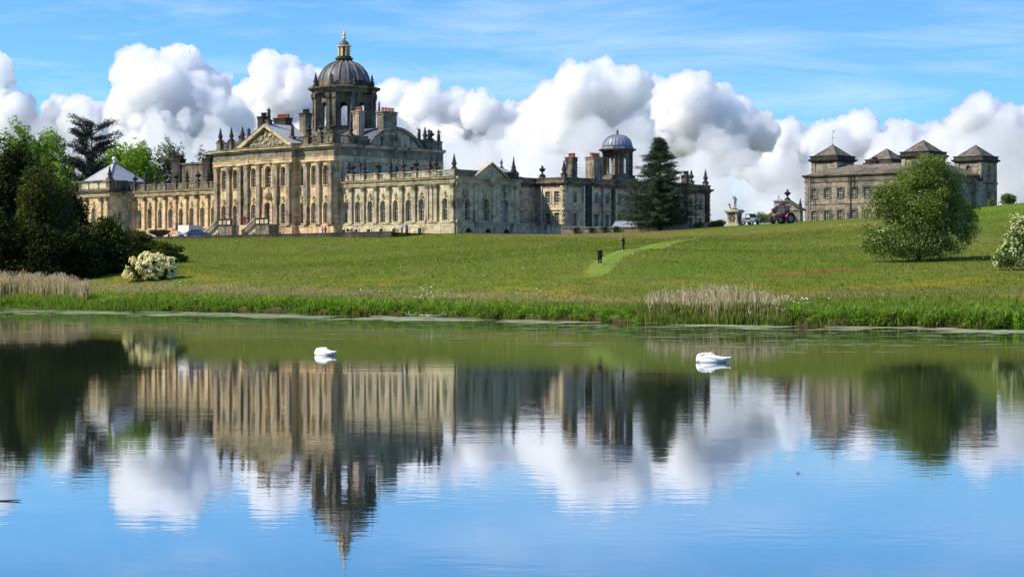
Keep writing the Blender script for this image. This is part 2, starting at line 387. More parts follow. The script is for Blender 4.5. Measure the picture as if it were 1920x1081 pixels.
# ------------------------------------------------------------------ lake
def build_lake():
    m, nt, b, out = new_mat('lake_water'); p = position(nt)
    nt.nodes.remove(b); d = nt.nodes.new('ShaderNodeBsdfDiffuse'); d.inputs[0].default_value = (.022,.030,.016,1); b = nd(nt,'ShaderNodeBsdfGlossy',Roughness=.022); b.inputs[0].default_value = (.95,.97,1,1)
    lw = nd(nt,'ShaderNodeFresnel',IOR=1.33); mr = nd(nt,'ShaderNodeMapRange'); mr.inputs['From Min'].default_value = 0; mr.inputs['From Max'].default_value = .47; mr.inputs['To Min'].default_value = .04; mr.inputs['To Max'].default_value = .78; nt.links.new(lw.outputs[0], mr.inputs['Value'])   # wave facets keep the mirror below unity
    mw = nt.nodes.new('ShaderNodeMixShader'); nt.links.new(mr.outputs[0], mw.inputs[0]); nt.links.new(d.outputs[0], mw.inputs[1]); nt.links.new(b.outputs[0], mw.inputs[2]); nt.links.new(mw.outputs[0], out.inputs[0])
    wind = noise(nt, mapped(nt, p, (.010,.030,1)), 1.0, 3, .5)
    amp = nd(nt, 'ShaderNodeMapRange'); amp.inputs['From Min'].default_value = .42; amp.inputs['From Max'].default_value = .66; amp.inputs['To Min'].default_value = .35; amp.inputs['To Max'].default_value = 1.7
    nt.links.new(wind, amp.inputs['Value'])
    r1 = noise(nt, mapped(nt, p, (.9,1.5,1)), 2.2, 3, .5); r2 = noise(nt, mapped(nt, p, (.18,.5,1)), .9, 2, .5)
    m1 = nd(nt, 'ShaderNodeMath', operation='MULTIPLY'); nt.links.new(r1, m1.inputs[0]); nt.links.new(amp.outputs[0], m1.inputs[1])
    m2 = nd(nt, 'ShaderNodeMath', operation='MULTIPLY'); nt.links.new(r2, m2.inputs[0]); m2.inputs[1].default_value = 1.6
    ad = nd(nt, 'ShaderNodeMath', operation='ADD'); nt.links.new(m1.outputs[0], ad.inputs[0]); nt.links.new(m2.outputs[0], ad.inputs[1])
    bump(nt, b, ad.outputs[0], 1.0, .0017)
    me = MB().add([(-600,2,0),(600,2,0),(600,285,0),(-600,285,0)], [(0,1,2,3)]).mesh('lake', m)
    kind(link('lake', me), 'structure')
build_lake()

# ------------------------------------------------------------------ meadow grass and bank plants (uncountable)
def blades(name, X, Y, H, Wd, lean, C, mat, zoff=-.03):
    n = len(X); a = rng.uniform(0, 2*np.pi, n); la = rng.uniform(0, 2*np.pi, n); ll = lean*H*rng.uniform(.2,1,n)
    Z = ground(X,Y)+zoff; dx = np.cos(a)*Wd/2; dy = np.sin(a)*Wd/2
    V = np.empty((n,4,3)); 
    V[:,0] = np.stack([X-dx,Y-dy,Z],1); V[:,1] = np.stack([X+dx,Y+dy,Z],1)
    mx = X+np.cos(la)*ll*.35; my = Y+np.sin(la)*ll*.35
    V[:,2] = np.stack([mx+dx*.8,my+dy*.8,Z+H*.6],1); V[:,3] = np.stack([X+np.cos(la)*ll,Y+np.sin(la)*ll,Z+H],1)
    i = np.arange(n)*4; F = np.concatenate([np.stack([i,i+1,i+2],1), np.stack([i,i+2,i+3],1)])
    me = np_mesh(name, V.reshape(-1,3), F, mat); color_attr(me, 'leaf', np.repeat(C,4,0)); return link(name, me)
GRASSMAT = leaf_mat('grass_blade', 'leaf', trans=.5, gloss=.1)
def scatter(n, t0, t1, x0=-75, x1=100, bias=1.0):
    X = rng.uniform(x0, x1, n); t = t0+(t1-t0)*rng.uniform(0,1,n)**bias; Y = shore(X)+t
    ok = (np.abs(X)/Y < .275) ; return X[ok], Y[ok]
# the house, its terrace and the stables stand on ground without tall grass
_HC = np.array([-9.65,355.0]); _HU = np.array([math.cos(R(42)),-math.sin(R(42))]); _HI = np.array([math.sin(R(42)),math.cos(R(42))])
def house_uv(X, Y): dx = X-_HC[0]; dy = Y-_HC[1]; return dx*_HU[0]+dy*_HU[1], dx*_HI[0]+dy*_HI[1]
def open_meadow(X, Y):
    u, d = house_uv(X, Y)
    return ~((d > -11.5) & (u < 1.2)) & ~((d > 0)&(u < 6)) & (path_dist(X,Y) > .62+.5*fbm(X*1.4,Y*.8,33)) & (Y < 372)
def leaf_quads(P, size, g, asp=.6):
    n = len(P); d = g.normal(0,1,(n,3)); d[:,2] += .5; d /= np.linalg.norm(d,axis=1,keepdims=True)
    a = np.cross(d, g.normal(0,1,(n,3))); a /= np.linalg.norm(a,axis=1,keepdims=True)+1e-9; b = np.cross(d,a); s = (size*g.uniform(.6,1.4,n))[:,None]
    V = np.empty((n,4,3)); V[:,0] = P-a*s; V[:,1] = P-b*s*asp; V[:,2] = P+a*s; V[:,3] = P+b*s*asp; i = np.arange(n)*4; return V.reshape(-1,3), np.stack([i,i+1,i+2,i+3],1)
def build_meadow():
    X, Y = scatter(330000, .6, 215, bias=1.25); k = open_meadow(X,Y); X = X[k]; Y = Y[k]; t = Y-shore(X); n = len(X)
    C = meadow(X,Y)*rng.uniform(1.12,1.48,(n,1)); seed = rng.uniform(0,1,n) < .07+.3*soft(np.abs(t-(18+13*np.clip((X+12)/40,0,1))),2,7)
    C[seed] = np.array([.24,.19,.10])*rng.uniform(.6,1.3,(seed.sum(),1))
    H = rng.uniform(.09,.25,n)*(.75+.6*fbm(X*.3,Y*.3,41)); H = np.where(t < 12+12*np.clip((X+12)/40,0,1), H*1.5, H); H = np.where(seed, H*1.25, H); H = np.where(t > 165, H*.45, H)
    kind(blades('meadow_grass', X, Y, H, rng.uniform(.04,.10,n), .6, C, GRASSMAT), 'stuff')
    # lush leafy plants along the water
    X = rng.uniform(-72,48,42000); t = np.abs(rng.normal(0,2.6,len(X)))+.15; Y = shore(X)+t; k = np.abs(X)/Y < .27; X = X[k]; Y = Y[k]; t = t[k]; n = len(X)
    gap = fbm(X*.35,Y*.35,53); k = gap > .40; X = X[k]; Y = Y[k]; t = t[k]; gap = gap[k]; n = len(X)
    C = np.array([.15,.265,.022])*rng.uniform(.45,1.6,(n,1))*(.55+.9*gap[:,None]); br = rng.uniform(0,1,n) < .22; C[br] = np.array([.26,.20,.11])*rng.uniform(.6,1.2,(br.sum(),1))
    kind(blades('bank_plants', X, Y, rng.uniform(.2,1.0,n)*(.1+1.5*gap**1.5), rng.uniform(.06,.2,n), .75, C, GRASSMAT), 'stuff')
    # leafy herb mounds that overhang the water
    P = []; C = []
    for _ in range(430):
        x = rng.uniform(-48,46); tt = abs(rng.normal(0,1.6))+.1
        if 10 < x < 19 and rng.uniform() < .8: continue
        y = float(shore(np.array([x]))[0])+tt; r = rng.uniform(.3,.75); m = int(150*r/.5); d = rng.normal(0,1,(m,3)); d /= np.linalg.norm(d,axis=1,keepdims=True); d[:,2] = np.abs(d[:,2])
        q = np.array([x,y,gz(x,y)-.08])+d*np.array([r*1.2,r,r*.95])*rng.uniform(.6,1.05,(m,1)); P.append(q); C.append(np.tile(np.array([.13,.24,.022])*rng.uniform(.6,1.35)*rng.choice([np.array([1,1,1]),np.array([1.25,.95,1.2])],p=[.8,.2]),(m,1))*rng.uniform(.6,1.4,(m,1)))
    P = np.concatenate(P); C = np.concatenate(C); V, F = leaf_quads(P, .085, rng); me = np_mesh('bank_herbs', V, F, GRASSMAT); color_attr(me,'leaf',np.repeat(C,4,0)); kind(link('bank_herbs', me),'stuff')
    # flowers: white umbels, daisies, buttercups
    def flowers(name, X, Y, hz, r, col, jit=.0):
        n = len(X); Z = ground(X,Y)+hz; a = rng.uniform(0,np.pi,n); V = np.empty((n,4,3)); e = rng.uniform(.6,1.2,n)*r
        nx = rng.normal(0,.35,n); ny = rng.normal(-.2,.35,n)
        for i in range(4):
            q = a+i*np.pi/2; cx = np.cos(q)*e; cy = np.sin(q)*e; V[:,i] = np.stack([X+cx, Y+cy, Z-(cx*nx+cy*ny)*1.2], 1)
        i = np.arange(n)*4; me = np_mesh(name, V.reshape(-1,3), np.stack([i,i+1,i+2,i+3],1), plain(name+'_petals', col, .7, 0, .15)); kind(link(name, me), 'stuff')
    X, Y = scatter(1500, 18, 195); k = open_meadow(X,Y)&(fbm(X*.12,Y*.09,61) > .52); flowers('white_meadow_flowers', X[k], Y[k], .34, .055, (.72,.72,.62))
    X, Y = scatter(3500, 14, 130); k = open_meadow(X,Y)&(fbm(X*.1,Y*.07,67) > .56); flowers('buttercups', X[k], Y[k], .34, .045, (.68,.50,.03))
    # cow parsley heads by the water
    cs = [(-8.5,14),(-7.5,12),(-9.5,17),(-33,13),(20.5,12),(21.5,10),(-40,16),(2,22)]; X = []; Y = []
    for x, t in cs: X += list(rng.normal(x,1.0,34)); Y += list(shore(np.array([x]))[0]+t+rng.normal(0,1.6,34))
    X = np.array(X); Y = np.array(Y); flowers('cow_parsley', X, Y, rng.uniform(.5,.9,len(X)), .06, (.60,.62,.45))
build_meadow()

def build_reeds():
    dry = np.array([.58,.47,.35]); RM = leaf_mat('dry_reed', 'leaf', trans=.35, gloss=.1)
    def bed(name, x0, x1, ts, n, h0, h1, label, cx=None):
        X = rng.uniform(x0,x1,n); t = rng.uniform(ts[0],ts[1],n); k = vnoise(X*.55,t*.3,71) + .35*rng.uniform(-1,1,n) > .28; X = X[k]; t = t[k]; Y = shore(X)+t; n = len(X)
        fade = np.clip(np.minimum(X-x0, x1-X)/2.2,0,1); H = rng.uniform(h0,h1,n)*(.75+.25*fade)*(.72+.5*fbm(X*.9,t*.5,77))
        C = dry*rng.uniform(.6,1.35,(n,1)); g = rng.uniform(0,1,n) < .24; C[g] = np.array([.20,.23,.08])
        kind(blades(name, X, Y, H, rng.uniform(.018,.042,n), .14, C, RM), 'stuff')
        # feathery tops
        k = rng.uniform(0,1,n) < .3; Xk = X[k]; Yk = Y[k]; m = len(Xk); Z = ground(Xk,Yk)+H[k]-.05; l = rng.uniform(.15,.35,m); w = rng.uniform(.025,.06,m); a = rng.uniform(0,6.3,m)
        V = np.empty((m,4,3)); V[:,0] = np.stack([Xk,Yk,Z-l*.6],1); V[:,1] = np.stack([Xk+np.cos(a)*w,Yk+np.sin(a)*w,Z],1); V[:,2] = np.stack([Xk+np.cos(a)*w*1.4,Yk+np.sin(a)*w*1.4,Z+l*.5],1); V[:,3] = np.stack([Xk-np.cos(a)*w,Yk-np.sin(a)*w,Z],1)
        i = np.arange(m)*4; me = np_mesh(name+'_plumes', V.reshape(-1,3), np.stack([i,i+1,i+2,i+3],1), RM); color_attr(me,'leaf',np.repeat(dry*rng.uniform(.7,1.2,(m,1))*np.array([1,.9,.95]),4,0))
        kind(link(name+'_plumes', me), 'stuff')
    bed('tall_reeds', -66, -50.0, (4.0,9.0), 9500, 2.0, 2.75, '')
    bed('bank_reeds', 10.3, 19.2, (-.2,6.5), 4200, .95, 2.2, '')
    # green flag leaves standing in the shallows below the tall reeds
    X = rng.uniform(-68,-38,15000); t = rng.uniform(-.6,3.6,len(X)); k = (X < -49)|(t < 1.6); X = X[k]; t = t[k]; Y = shore(X)+t; n = len(X)
    gp = fbm(X*.5,Y*.5,57); C = np.array([.16,.28,.03])*rng.uniform(.5,1.4,(n,1)); dd = rng.uniform(0,1,n) < .15; C[dd] = np.array([.34,.27,.15]); kind(blades('green_flag_leaves', X, Y, rng.uniform(.35,1.05,n)*(.35+1.2*gp), rng.uniform(.04,.09,n), .25, C, GRASSMAT), 'stuff')
    X = rng.uniform(9.5,19.5,9000); t = rng.uniform(-.5,1.5,len(X)); Y = shore(X)+t; n = len(X)
    C = np.array([.19,.23,.06])*rng.uniform(.5,1.5,(n,1)); kind(blades('sedge_leaves', X, Y, rng.uniform(.5,1.2,n), rng.uniform(.03,.07,n), .3, C, GRASSMAT), 'stuff')
build_reeds()

def build_duckweed():
    V = []; F = []
    def disc(x, y, rx, ry):
        b = len(V); z = .004+rng.uniform(0,.012); n = 9; ph = rng.uniform(0,6.28)
        for i in range(n):
            t = 2*math.pi*i/n; k = 1+.35*math.sin(2*t+ph)*rng.uniform(.4,1)+rng.uniform(-.2,.2); V.append((x+rx*k*math.cos(t), y+ry*k*math.sin(t), z))
        F.append([b+i for i in range(n)])
    sx = np.array([0,400,800,1200,1500,1900]); sy = np.array([583,590,598.5,608,614.5,621])
    for _ in range(2600):
        p = rng.uniform(-60,1980); y = np.interp(p,sx,sy) + rng.normal(0,2.2) - .5
        if rng.uniform() < (.25 if p < 900 else .6) or float(fbm(np.array(p*.012),np.array(y*.3),91)) < (.40 if p < 900 else .5): continue
        Y = 11700/(y-530); X = (p-960)/3900*Y; disc(X, Y, rng.uniform(.3,1.5), rng.uniform(.25,1.1))
    for _ in range(230):
        p = rng.uniform(-40,1960); y = np.interp(p,sx,sy) + 3 + abs(rng.normal(0,16)); Y = 11700/(y-530); X = (p-960)/3900*Y
        for k in range(int(rng.integers(2,9))): disc(X+rng.normal(0,1.3), Y+rng.normal(0,.25), rng.uniform(.2,.7), rng.uniform(.05,.22))
    for k in range(60): disc(rng.uniform(.6,4.4)+rng.normal(0,.1), 100.8+rng.normal(0,.12), rng.uniform(.15,.5), rng.uniform(.03,.1))
    for k in range(90): disc(rng.choice([8.7,10.2,12.2])+rng.normal(0,.7), 97+rng.normal(0,1.0), rng.uniform(.1,.4), rng.uniform(.04,.14))
    me = bpy.data.meshes.new('duckweed'); me.from_pydata(V, [], F)
    m, nt, b, out = new_mat('duckweed_leaf'); p = position(nt)
    nt.links.new(ramp(nt, noise(nt, mapped(nt,p,(.5,.3,1)), .6, 5, .7), [(.3,(.17,.20,.07)),(.7,(.36,.39,.17))]), b.inputs['Base Color']); b.inputs['Roughness'].default_value = .6
    me.materials.append(m); kind(link('duckweed', me), 'stuff')
build_duckweed()
# ------------------------------------------------------------------ building kit
def outline(w, h, arched, n=8):
    if not arched: return [(-w/2,0),(w/2,0),(w/2,h),(-w/2,h)]
    r = w/2; hs = h-r
    return [(-r,0),(r,0)] + [(r*math.cos(math.pi*i/n), hs+r*math.sin(math.pi*i/n)) for i in range(n+1)]
def ring(mb, outer, inner, y0, y1):
    n = len(outer); v = [(x,y,z) for y in (y0,y1) for pts in (outer,inner) for x,z in pts]
    f = []
    for i in range(n):
        j = (i+1)%n; f += [(i,j,n+j,n+i), (2*n+i,3*n+i,3*n+j,2*n+j), (i,2*n+i,2*n+j,j), (n+i,n+j,3*n+j,3*n+i)]
    mb.add(v, f)
def inset(w, h, arched, k, n=8):
    if not arched: return [(-w/2+k,k),(w/2-k,k),(w/2-k,h-k),(-w/2+k,h-k)]
    r = w/2; hs = h-r; q = r-k
    return [(-q,k),(q,k)] + [(q*math.cos(math.pi*i/n), hs+q*math.sin(math.pi*i/n)) for i in range(n+1)]

_WIN = {}
def window_meshes(key, w, h, arched, cols, rows, depth, blind, sur):
    if key in _WIN: return _WIN[key]
    d = {}
    mb = MB(); ring(mb, outline(w,h,arched), inset(w,h,arched,.055), depth-.10, depth); d['frame'] = mb.mesh('window', JOINERY)
    p = inset(w,h,arched,.06); d['pane'] = MB().add([(x,depth-.04,z) for x,z in p], [tuple(range(len(p)))]).mesh('pane', GLASS)
    mb = MB(); r = w/2
    for c in range(1,cols):
        x = -w/2 + w*c/cols; top = h-.07 if not arched else h-r+math.sqrt(max(.01,(r-.06)**2-x*x)); mb.box(x-.022,x+.022,depth-.09,depth-.05,.06,top)
    for k in range(1,rows):
        z = h*k/rows; hw = w/2-.06 if (not arched or z < h-r) else math.sqrt(max(.02,(r-.05)**2-(z-h+r)**2)); t = .045 if k == rows//2 else .02
        mb.box(-hw,hw,depth-.095,depth-.045,z-t,z+t)
    d['glazing_bars'] = mb.mesh('glazing_bars', JOINERY)
    if blind:
        q = inset(w,h,arched,.05); z0 = h*(1-blind)
        pts = [(x,max(z,z0)) for x,z in q]; d['blind'] = MB().add([(x,depth+.02,z) for x,z in pts], [tuple(range(len(pts)))]).mesh('blind', BLIND)
    mb = MB(); mb.box(-w/2-.12,w/2+.12,-.14,depth-.1,-.16,-.003); d['sill'] = mb.mesh('sill', sur['mat'])
    k = sur.get('w',.2)
    if k:
        mb = MB(); o = outline(w+2*k, h+k, arched); o = [(x,z) for x,z in o]; ring(mb, o, outline(w-.004,h,arched), -sur.get('p',.1), .02)
        if sur.get('imp'):
            for s in (-1,1): mb.box(s*(w/2+k*.5)-k*.8, s*(w/2+k*.5)+k*.8, -.17, 0, h-w/2-.14, h-w/2+.06)
        d['surround'] = mb.mesh('surround', sur['mat'])
    if sur.get('key'):
        mb = MB(); mb.prism([(-.13,h-.05),(.13,h-.05),(.22,h+.55),(-.22,h+.55)], -.26, 0)
        mb.lathe([(.12,0),(.24,.16),(.17,.34),(.26,.5),(.10,.78),(.03,.95)], 7, (0,-.16), h+.5)
        for s in (-1,1): mb.lathe([(.05,0),(.15,.12),(.10,.3),(.02,.42)], 6, (s*.36,-.1), h+.28)
        d['keystone'] = mb.mesh('keystone', sur['mat'])
    _WIN[key] = d; return d
def place_window(house, key, loc, rz, **kw):
    if kw.get('blind') and key in ('WA','WH','WM'):              # blinds drawn to different heights
        v = int(abs(loc[0])*7.3) % 4; kw = dict(kw, blind=(.30,.48,.62,.40)[v]); key = key+str(v)
    d = window_meshes(key, **kw); w = link('window', d['frame'], house, loc, rz)
    for k in ('pane','glazing_bars','blind','sill','surround','keystone'):
        if k in d: link(k, d[k], w)
    return w

class Wall:
    """a wall run: canonical x along the wall, -y outwards; placed at (ox,oy) turned by ang"""
    def __init__(s, house, ox, oy, ang=0): s.h = house; s.o = (ox,oy); s.a = ang
    def at(s, x, y=0, z=0):
        c, n = math.cos(s.a), math.sin(s.a); return (s.o[0]+x*c-y*n, s.o[1]+x*n+y*c, z)
    def part(s, name, mb, mats, smooth=False): return mb.build(name, mats, s.h, (s.o[0],s.o[1],0), s.a, smooth)
    def put(s, name, me, x, z=0, y=0): return link(name, me, s.h, s.at(x,y,z), s.a)
    def wall(s, x0, x1, z0, z1, ops, mat, name='wall', rev=.55):
        """ops: list of (centre, width, sill, height, arched)"""
        mb = MB(); cols = {}
        for o in ops: cols.setdefault((round(o[0],3),o[1]), []).append(o)
        cur = x0
        def rect(a, b, c, d):
            if b-a > 1e-4 and d-c > 1e-4: mb.add([(a,0,c),(b,0,c),(b,0,d),(a,0,d)], [(0,1,2,3)])
        for (c, w) in sorted(cols):
            a, b = c-w/2, c+w/2; rect(cur, a, z0, z1); cur = b; zc = z0
            for (_,_,sill,h,ar) in sorted(cols[(c,w)], key=lambda t: t[2]):
                rect(a, b, zc, sill); o = [(c+x, sill+z) for x,z in outline(w,h,ar)]; n = len(o)
                mb.add([(x,0,z) for x,z in o]+[(x,rev,z) for x,z in o], [(i,(i+1)%n,n+(i+1)%n,n+i) for i in range(n)])
                zc = sill+h
                if ar:
                    arc = o[2:]
                    for p, q in zip(arc[:-1], arc[1:]): mb.add([(p[0],0,p[1]),(q[0],0,q[1]),(q[0],0,zc+.02),(p[0],0,zc+.02)], [(0,1,2,3)])
                    zc += .02
            rect(a, b, zc, z1)
        rect(cur, x1, z0, z1)
        return s.part(name, mb, mat)

def pilaster_mesh(h, w, p, mat, capmat, caph):
    mb = MB(); y = -p
    mb.box(-w*.68,w*.68,-p-.14,0,0,.22); mb.box(-w*.6,w*.6,-p-.08,0,.22,.40)
    mb.box(-w/2,w/2,-p,0,.40,h-caph); body = mb
    mb.cur = 1; z = h-caph
    mb.box(-w*.54,w*.54,-p-.05,0,z,z+.09)
    n = 4
    for r in range(2):                                   # two rows of leaves
        for i in range(n - r):
            x = (-w*.5 + w*(i+.5)/n) if r == 0 else (-w*.5 + w*(i+1)/n); zz = z+.1+r*caph*.33
            mb.prism([(x-w*.13,zz),(x+w*.13,zz),(x+w*.1,zz+caph*.34),(x-w*.1,zz+caph*.34)], -p-.10-.06*r, -p+.01)
            mb.box(x-w*.1,x+w*.1,-p-.20-.05*r,-p,zz+caph*.26,zz+caph*.36)
    mb.prism([(-w*.46,z+.09),(w*.46,z+.09),(w*.66,h-.12),(-w*.66,h-.12)], -p-.02, 0)
    for s in (-1,1): mb.lathe([(.02,0),(.15,.05),(.15,.2),(.02,.25)], 7, (s*w*.58,-p-.06), h-.42)
    mb.box(-w*.7,w*.7,-p-.2,0,h-.13,h-.004)
    return mb.mesh('pilaster', [mat, capmat])

def urn_mesh(kindn, mat, s=1.0):
    P = {0:[(.42,0),(.42,.18),(.2,.24),(.16,.5),(.5,.78),(.56,1.0),(.46,1.12),(.3,1.2),(.22,1.45),(.30,1.62),(.12,1.8),(.16,2.0),(.02,2.25)],
         1:[(.45,0),(.45,.25),(.18,.32),(.14,.62),(.44,.85),(.62,1.15),(.66,1.22),(.38,1.3),(.2,1.42),(.26,1.62),(.08,1.8),(.02,1.95)],
         2:[(.45,0),(.45,.2),(.25,.3),(.42,.6),(.48,.9),(.3,1.05),(.36,1.2),(.22,1.4),(.28,1.55),(.14,1.85),(.18,2.05),(.05,2.35),(.01,2.7)],
         3:[(.5,0),(.5,.3),(.3,.36),(.46,.55),(.46,.75),(.24,.85),(.34,1.0),(.18,1.3),(.24,1.42),(.1,2.0),(.12,2.15),(.02,2.7)]}[kindn]
    mb = MB(); mb.box(-.5*s,.5*s,-.5*s,.5*s,-.02,.16*s); mb.lathe([(r*s,h*s+.16*s) for r,h in P], 10); return mb.mesh('urn', mat, True)
URNS = [urn_mesh(k, BRONZE) for k in range(4)]
def statue_mesh(mat, pose=0, s=1.0, nude=False):
    """draped standing figure on a small base, one skinned body"""
    J = {'pel':(0,0,.95),'wai':(0,.01,1.15),'che':(0,0,1.38),'nec':(0,0,1.55),'hea':(0,-.02,1.66),'top':(0,-.02,1.80),
         'hl':(.1,0,.9),'kl':(.12,-.05,.5),'al':(.12,0,.08),'tl':(.13,-.14,.04),'hr':(-.1,0,.9),'kr':(-.1,-.02,.5),'ar':(-.11,.02,.08),'tr':(-.12,-.12,.04),
         'sl':(.2,0,1.45),'el':(.28,.02,1.18),'wl':(.22,-.12,1.0),'sr':(-.2,0,1.45),'er':(-.3,-.02,1.2),'wr':(-.2,-.2,1.25)}
    if pose == 1: J.update({'er':(-.33,-.05,1.62),'wr':(-.25,-.08,1.92)})
    if pose == 2: J.update({'el':(.34,-.05,1.25),'wl':(.42,-.15,1.05)})
    rad = {'pel':.17,'wai':.14,'che':.18,'nec':.07,'hea':.105,'top':.09,'hl':.12,'hr':.12,'kl':.09,'kr':.09,'al':.06,'ar':.06,'tl':.045,'tr':.045,'sl':.08,'sr':.08,'el':.06,'er':.06,'wl':.045,'wr':.045}
    if not nude: rad.update({'hl':.2,'hr':.2,'kl':.19,'kr':.19,'al':.18,'ar':.18})
    E = [('pel','wai'),('wai','che'),('che','nec'),('nec','hea'),('hea','top'),('pel','hl'),('hl','kl'),('kl','al'),('al','tl'),('pel','hr'),('hr','kr'),('kr','ar'),('ar','tr'),('che','sl'),('sl','el'),('el','wl'),('che','sr'),('sr','er'),('er','wr')]
    me = skin_mesh(J, rad, E, 'pel', 1); me.name = 'statue'
    bm = bmesh.new(); bm.from_mesh(me); bmesh.ops.transform(bm, matrix=Matrix.Translation((0,0,.2)), verts=bm.verts)
    g = bmesh.ops.create_cube(bm, size=1.0); bmesh.ops.scale(bm, vec=(.62,.62,.24), verts=g['verts']); bmesh.ops.translate(bm, vec=(0,0,.12), verts=g['verts'])
    bmesh.ops.scale(bm, vec=(s,s,s), verts=bm.verts); bm.to_mesh(me); bm.free(); me.materials.append(mat); return me
def skin_mesh(J, rad, E, root, sub=1):
    names = list(J); idx = {n:i for i,n in enumerate(names)}
    me = bpy.data.meshes.new('skin'); me.from_pydata([J[n] for n in names], [(idx[a],idx[b]) for a,b in E], [])
    ob = bpy.data.objects.new('skin_tmp', me); COL.objects.link(ob); ob.modifiers.new('s','SKIN')
    for n, sv in zip(names, me.skin_vertices[0].data): r = rad[n]; sv.radius = r if isinstance(r, tuple) else (r,r); sv.use_root = (n == root)
    if sub: md = ob.modifiers.new('d','SUBSURF'); md.levels = sub; md.render_levels = sub
    dg = bpy.context.evaluated_depsgraph_get(); dg.update(); r = bpy.data.meshes.new_from_object(ob.evaluated_get(dg))
    bpy.data.objects.remove(ob); bpy.data.meshes.remove(me); r.materials.clear()
    r.polygons.foreach_set('use_smooth', [True]*len(r.polygons)); return r
STATUES = [statue_mesh(BRONZE, p, 1.15) for p in (0,1,2)]

_ped = {}
def pedestal(house, x, y, z0, z1, a=0, mat=None, w=.55):
    k = (round(z1-z0,2), mat.name, w)
    if k not in _ped:
        mb = MB(); h = z1-z0; mb.box(-w,w,-w,w,0,.22); mb.box(-w*.86,w*.86,-w*.86,w*.86,.22,h-.2); mb.box(-w*1.04,w*1.04,-w*1.04,w*1.04,h-.2,h); _ped[k] = mb.mesh('pedestal', mat)
    return link('pedestal', _ped[k], house, (x,y,z0), a)
BAL = MB().lathe([(.10,0),(.10,.08),(.055,.14),(.115,.34),(.10,.46),(.05,.62),(.09,.7),(.09,.78)], 6)
def balustrade(house, path, z, h, mat, step=.34, solid=0.0, seed=1):
    """open balustrade above a cornice: base course, balusters, coping; a share of the bays is solid"""
    rr = random.Random(seed)
    MB().sweep(path, [(.16,z),(.16,z+.22),(-.16,z+.22),(-.16,z)]).build('balustrade_base', mat, house)
    MB().sweep(path, [(.20,z+h-.2),(.20,z+h),(-.2,z+h),(-.2,z+h-.2)]).build('balustrade_coping', mat, house)
    mb = MB(); bh = h-.42
    for a, b in zip(path[:-1], path[1:]):
        a = Vector(a); b = Vector(b); L = (b-a).length; d = (b-a)/L; n = max(1,int(L/step)); k = 0; run = 0; sol = False
        while k < n:
            if run <= 0: sol = rr.random() < solid; run = rr.choice((3,4,5))
            p = a+d*(k+.5)*L/n
            if sol: mb.obox((p.x,p.y,z+.22+bh/2), ((d.x,d.y,0),(-d.y,d.x,0),(0,0,1)), (L/n/2,.12,bh/2))
            else: mb.add([(x+p.x,y+p.y,zz/.78*bh+z+.22) for x,y,zz in BAL.v], BAL.f)
            run -= 1; k += 1
    kind(mb.build('balusters', mat, house), 'stuff')

def chimney(house, x, y, z0, z1, w, l, pots, mat, potmat=None, a=0, arcaded=False):
    """stack with plinth, panelled shaft, cornice and pots"""
    c = empty('chimney', (x,y,z0), a, house); h = z1-z0-.75
    mb = MB(); mb.box(-w/2-.1,w/2+.1,-l/2-.1,l/2+.1,0,.5); mb.box(-w/2,w/2,-l/2,l/2,.5,h-.55); mb.box(-w/2-.12,w/2+.12,-l/2-.12,l/2+.12,h-.55,h-.4)
    mb.box(-w/2-.05,w/2+.05,-l/2-.05,l/2+.05,h-.4,h-.15); mb.box(-w/2-.22,w/2+.22,-l/2-.22,l/2+.22,h-.15,h)
    for s in (-1,1):
        mb.box(-w*.32,w*.32,s*l/2-.06,s*l/2+.06,.8,h-.9); mb.box(s*w/2-.06,s*w/2+.06,-l*.32,l*.32,.8,h-.9)
    mb.build('stack', mat, c)
    n = pots; pm = MB().lathe([(.2,0),(.17,.1),(.15,.6),(.2,.64),(.2,.75)], 8).mesh('chimney_pot', potmat or POT, True)
    for i in range(n):
        lx = (i+.5)/n-.5
        link('chimney_pot', pm, c, ((lx*w*.95, 0, h) if w >= l else (0, lx*l*.95, h)))
        if min(w,l) > 1.0: link('chimney_pot', pm, c, ((lx*w*.95, .3, h) if w >= l else (.3, lx*l*.95, h)))
    return c

# ------------------------------------------------------------------ the great house
HOUSE = empty('country_house', (-9.65,355,11.4), R(-42))
tag(HOUSE, 'vast domed honey stone country house with pedimented front, pilasters and rooftop urns', 'mansion')
H = HOUSE
WA = dict(w=1.32,h=3.78,arched=True,cols=3,rows=6,depth=.5,blind=.48,sur=dict(mat=PALE,w=.24,p=.12,imp=True,key=True))
WH = dict(WA, sur=dict(WA['sur'], mat=HONEY))
WU = dict(w=1.32,h=3.6,arched=True,cols=3,rows=6,depth=.5,blind=.0,sur=dict(mat=HONEY,w=.2,p=.1))
WG = dict(WA, blind=.0, sur=dict(WA['sur'], mat=GREY))
WS = dict(w=1.25,h=2.05,arched=False,cols=3,rows=4,depth=.25,blind=.3,sur=dict(mat=PALE,w=.26,p=.09))
WSL= dict(w=1.25,h=2.4,arched=False,cols=3,rows=4,depth=.25,blind=.0,sur=dict(mat=PALE,w=.26,p=.09))
LUN = dict(w=1.5,h=.95,arched=True,cols=1,rows=1,depth=.3,blind=0,sur=dict(mat=GREY,w=.0,key=False))
CEL = dict(w=.85,h=.95,arched=False,cols=2,rows=2,depth=.3,blind=0,sur=dict(mat=PALE,w=.0,key=False))
PIL_W = pilaster_mesh(6.6,.72,.42,MIDPIL,FRIEZE,.85); PIL_H = pilaster_mesh(6.6,.72,.42,HONEY,FRIEZE,.85)
PIL_G = pilaster_mesh(6.6,.9,.26,GREY,GREY,.85); PIL_M = pilaster_mesh(11.5,.95,.55,WORN,MIDPIL,1.25)

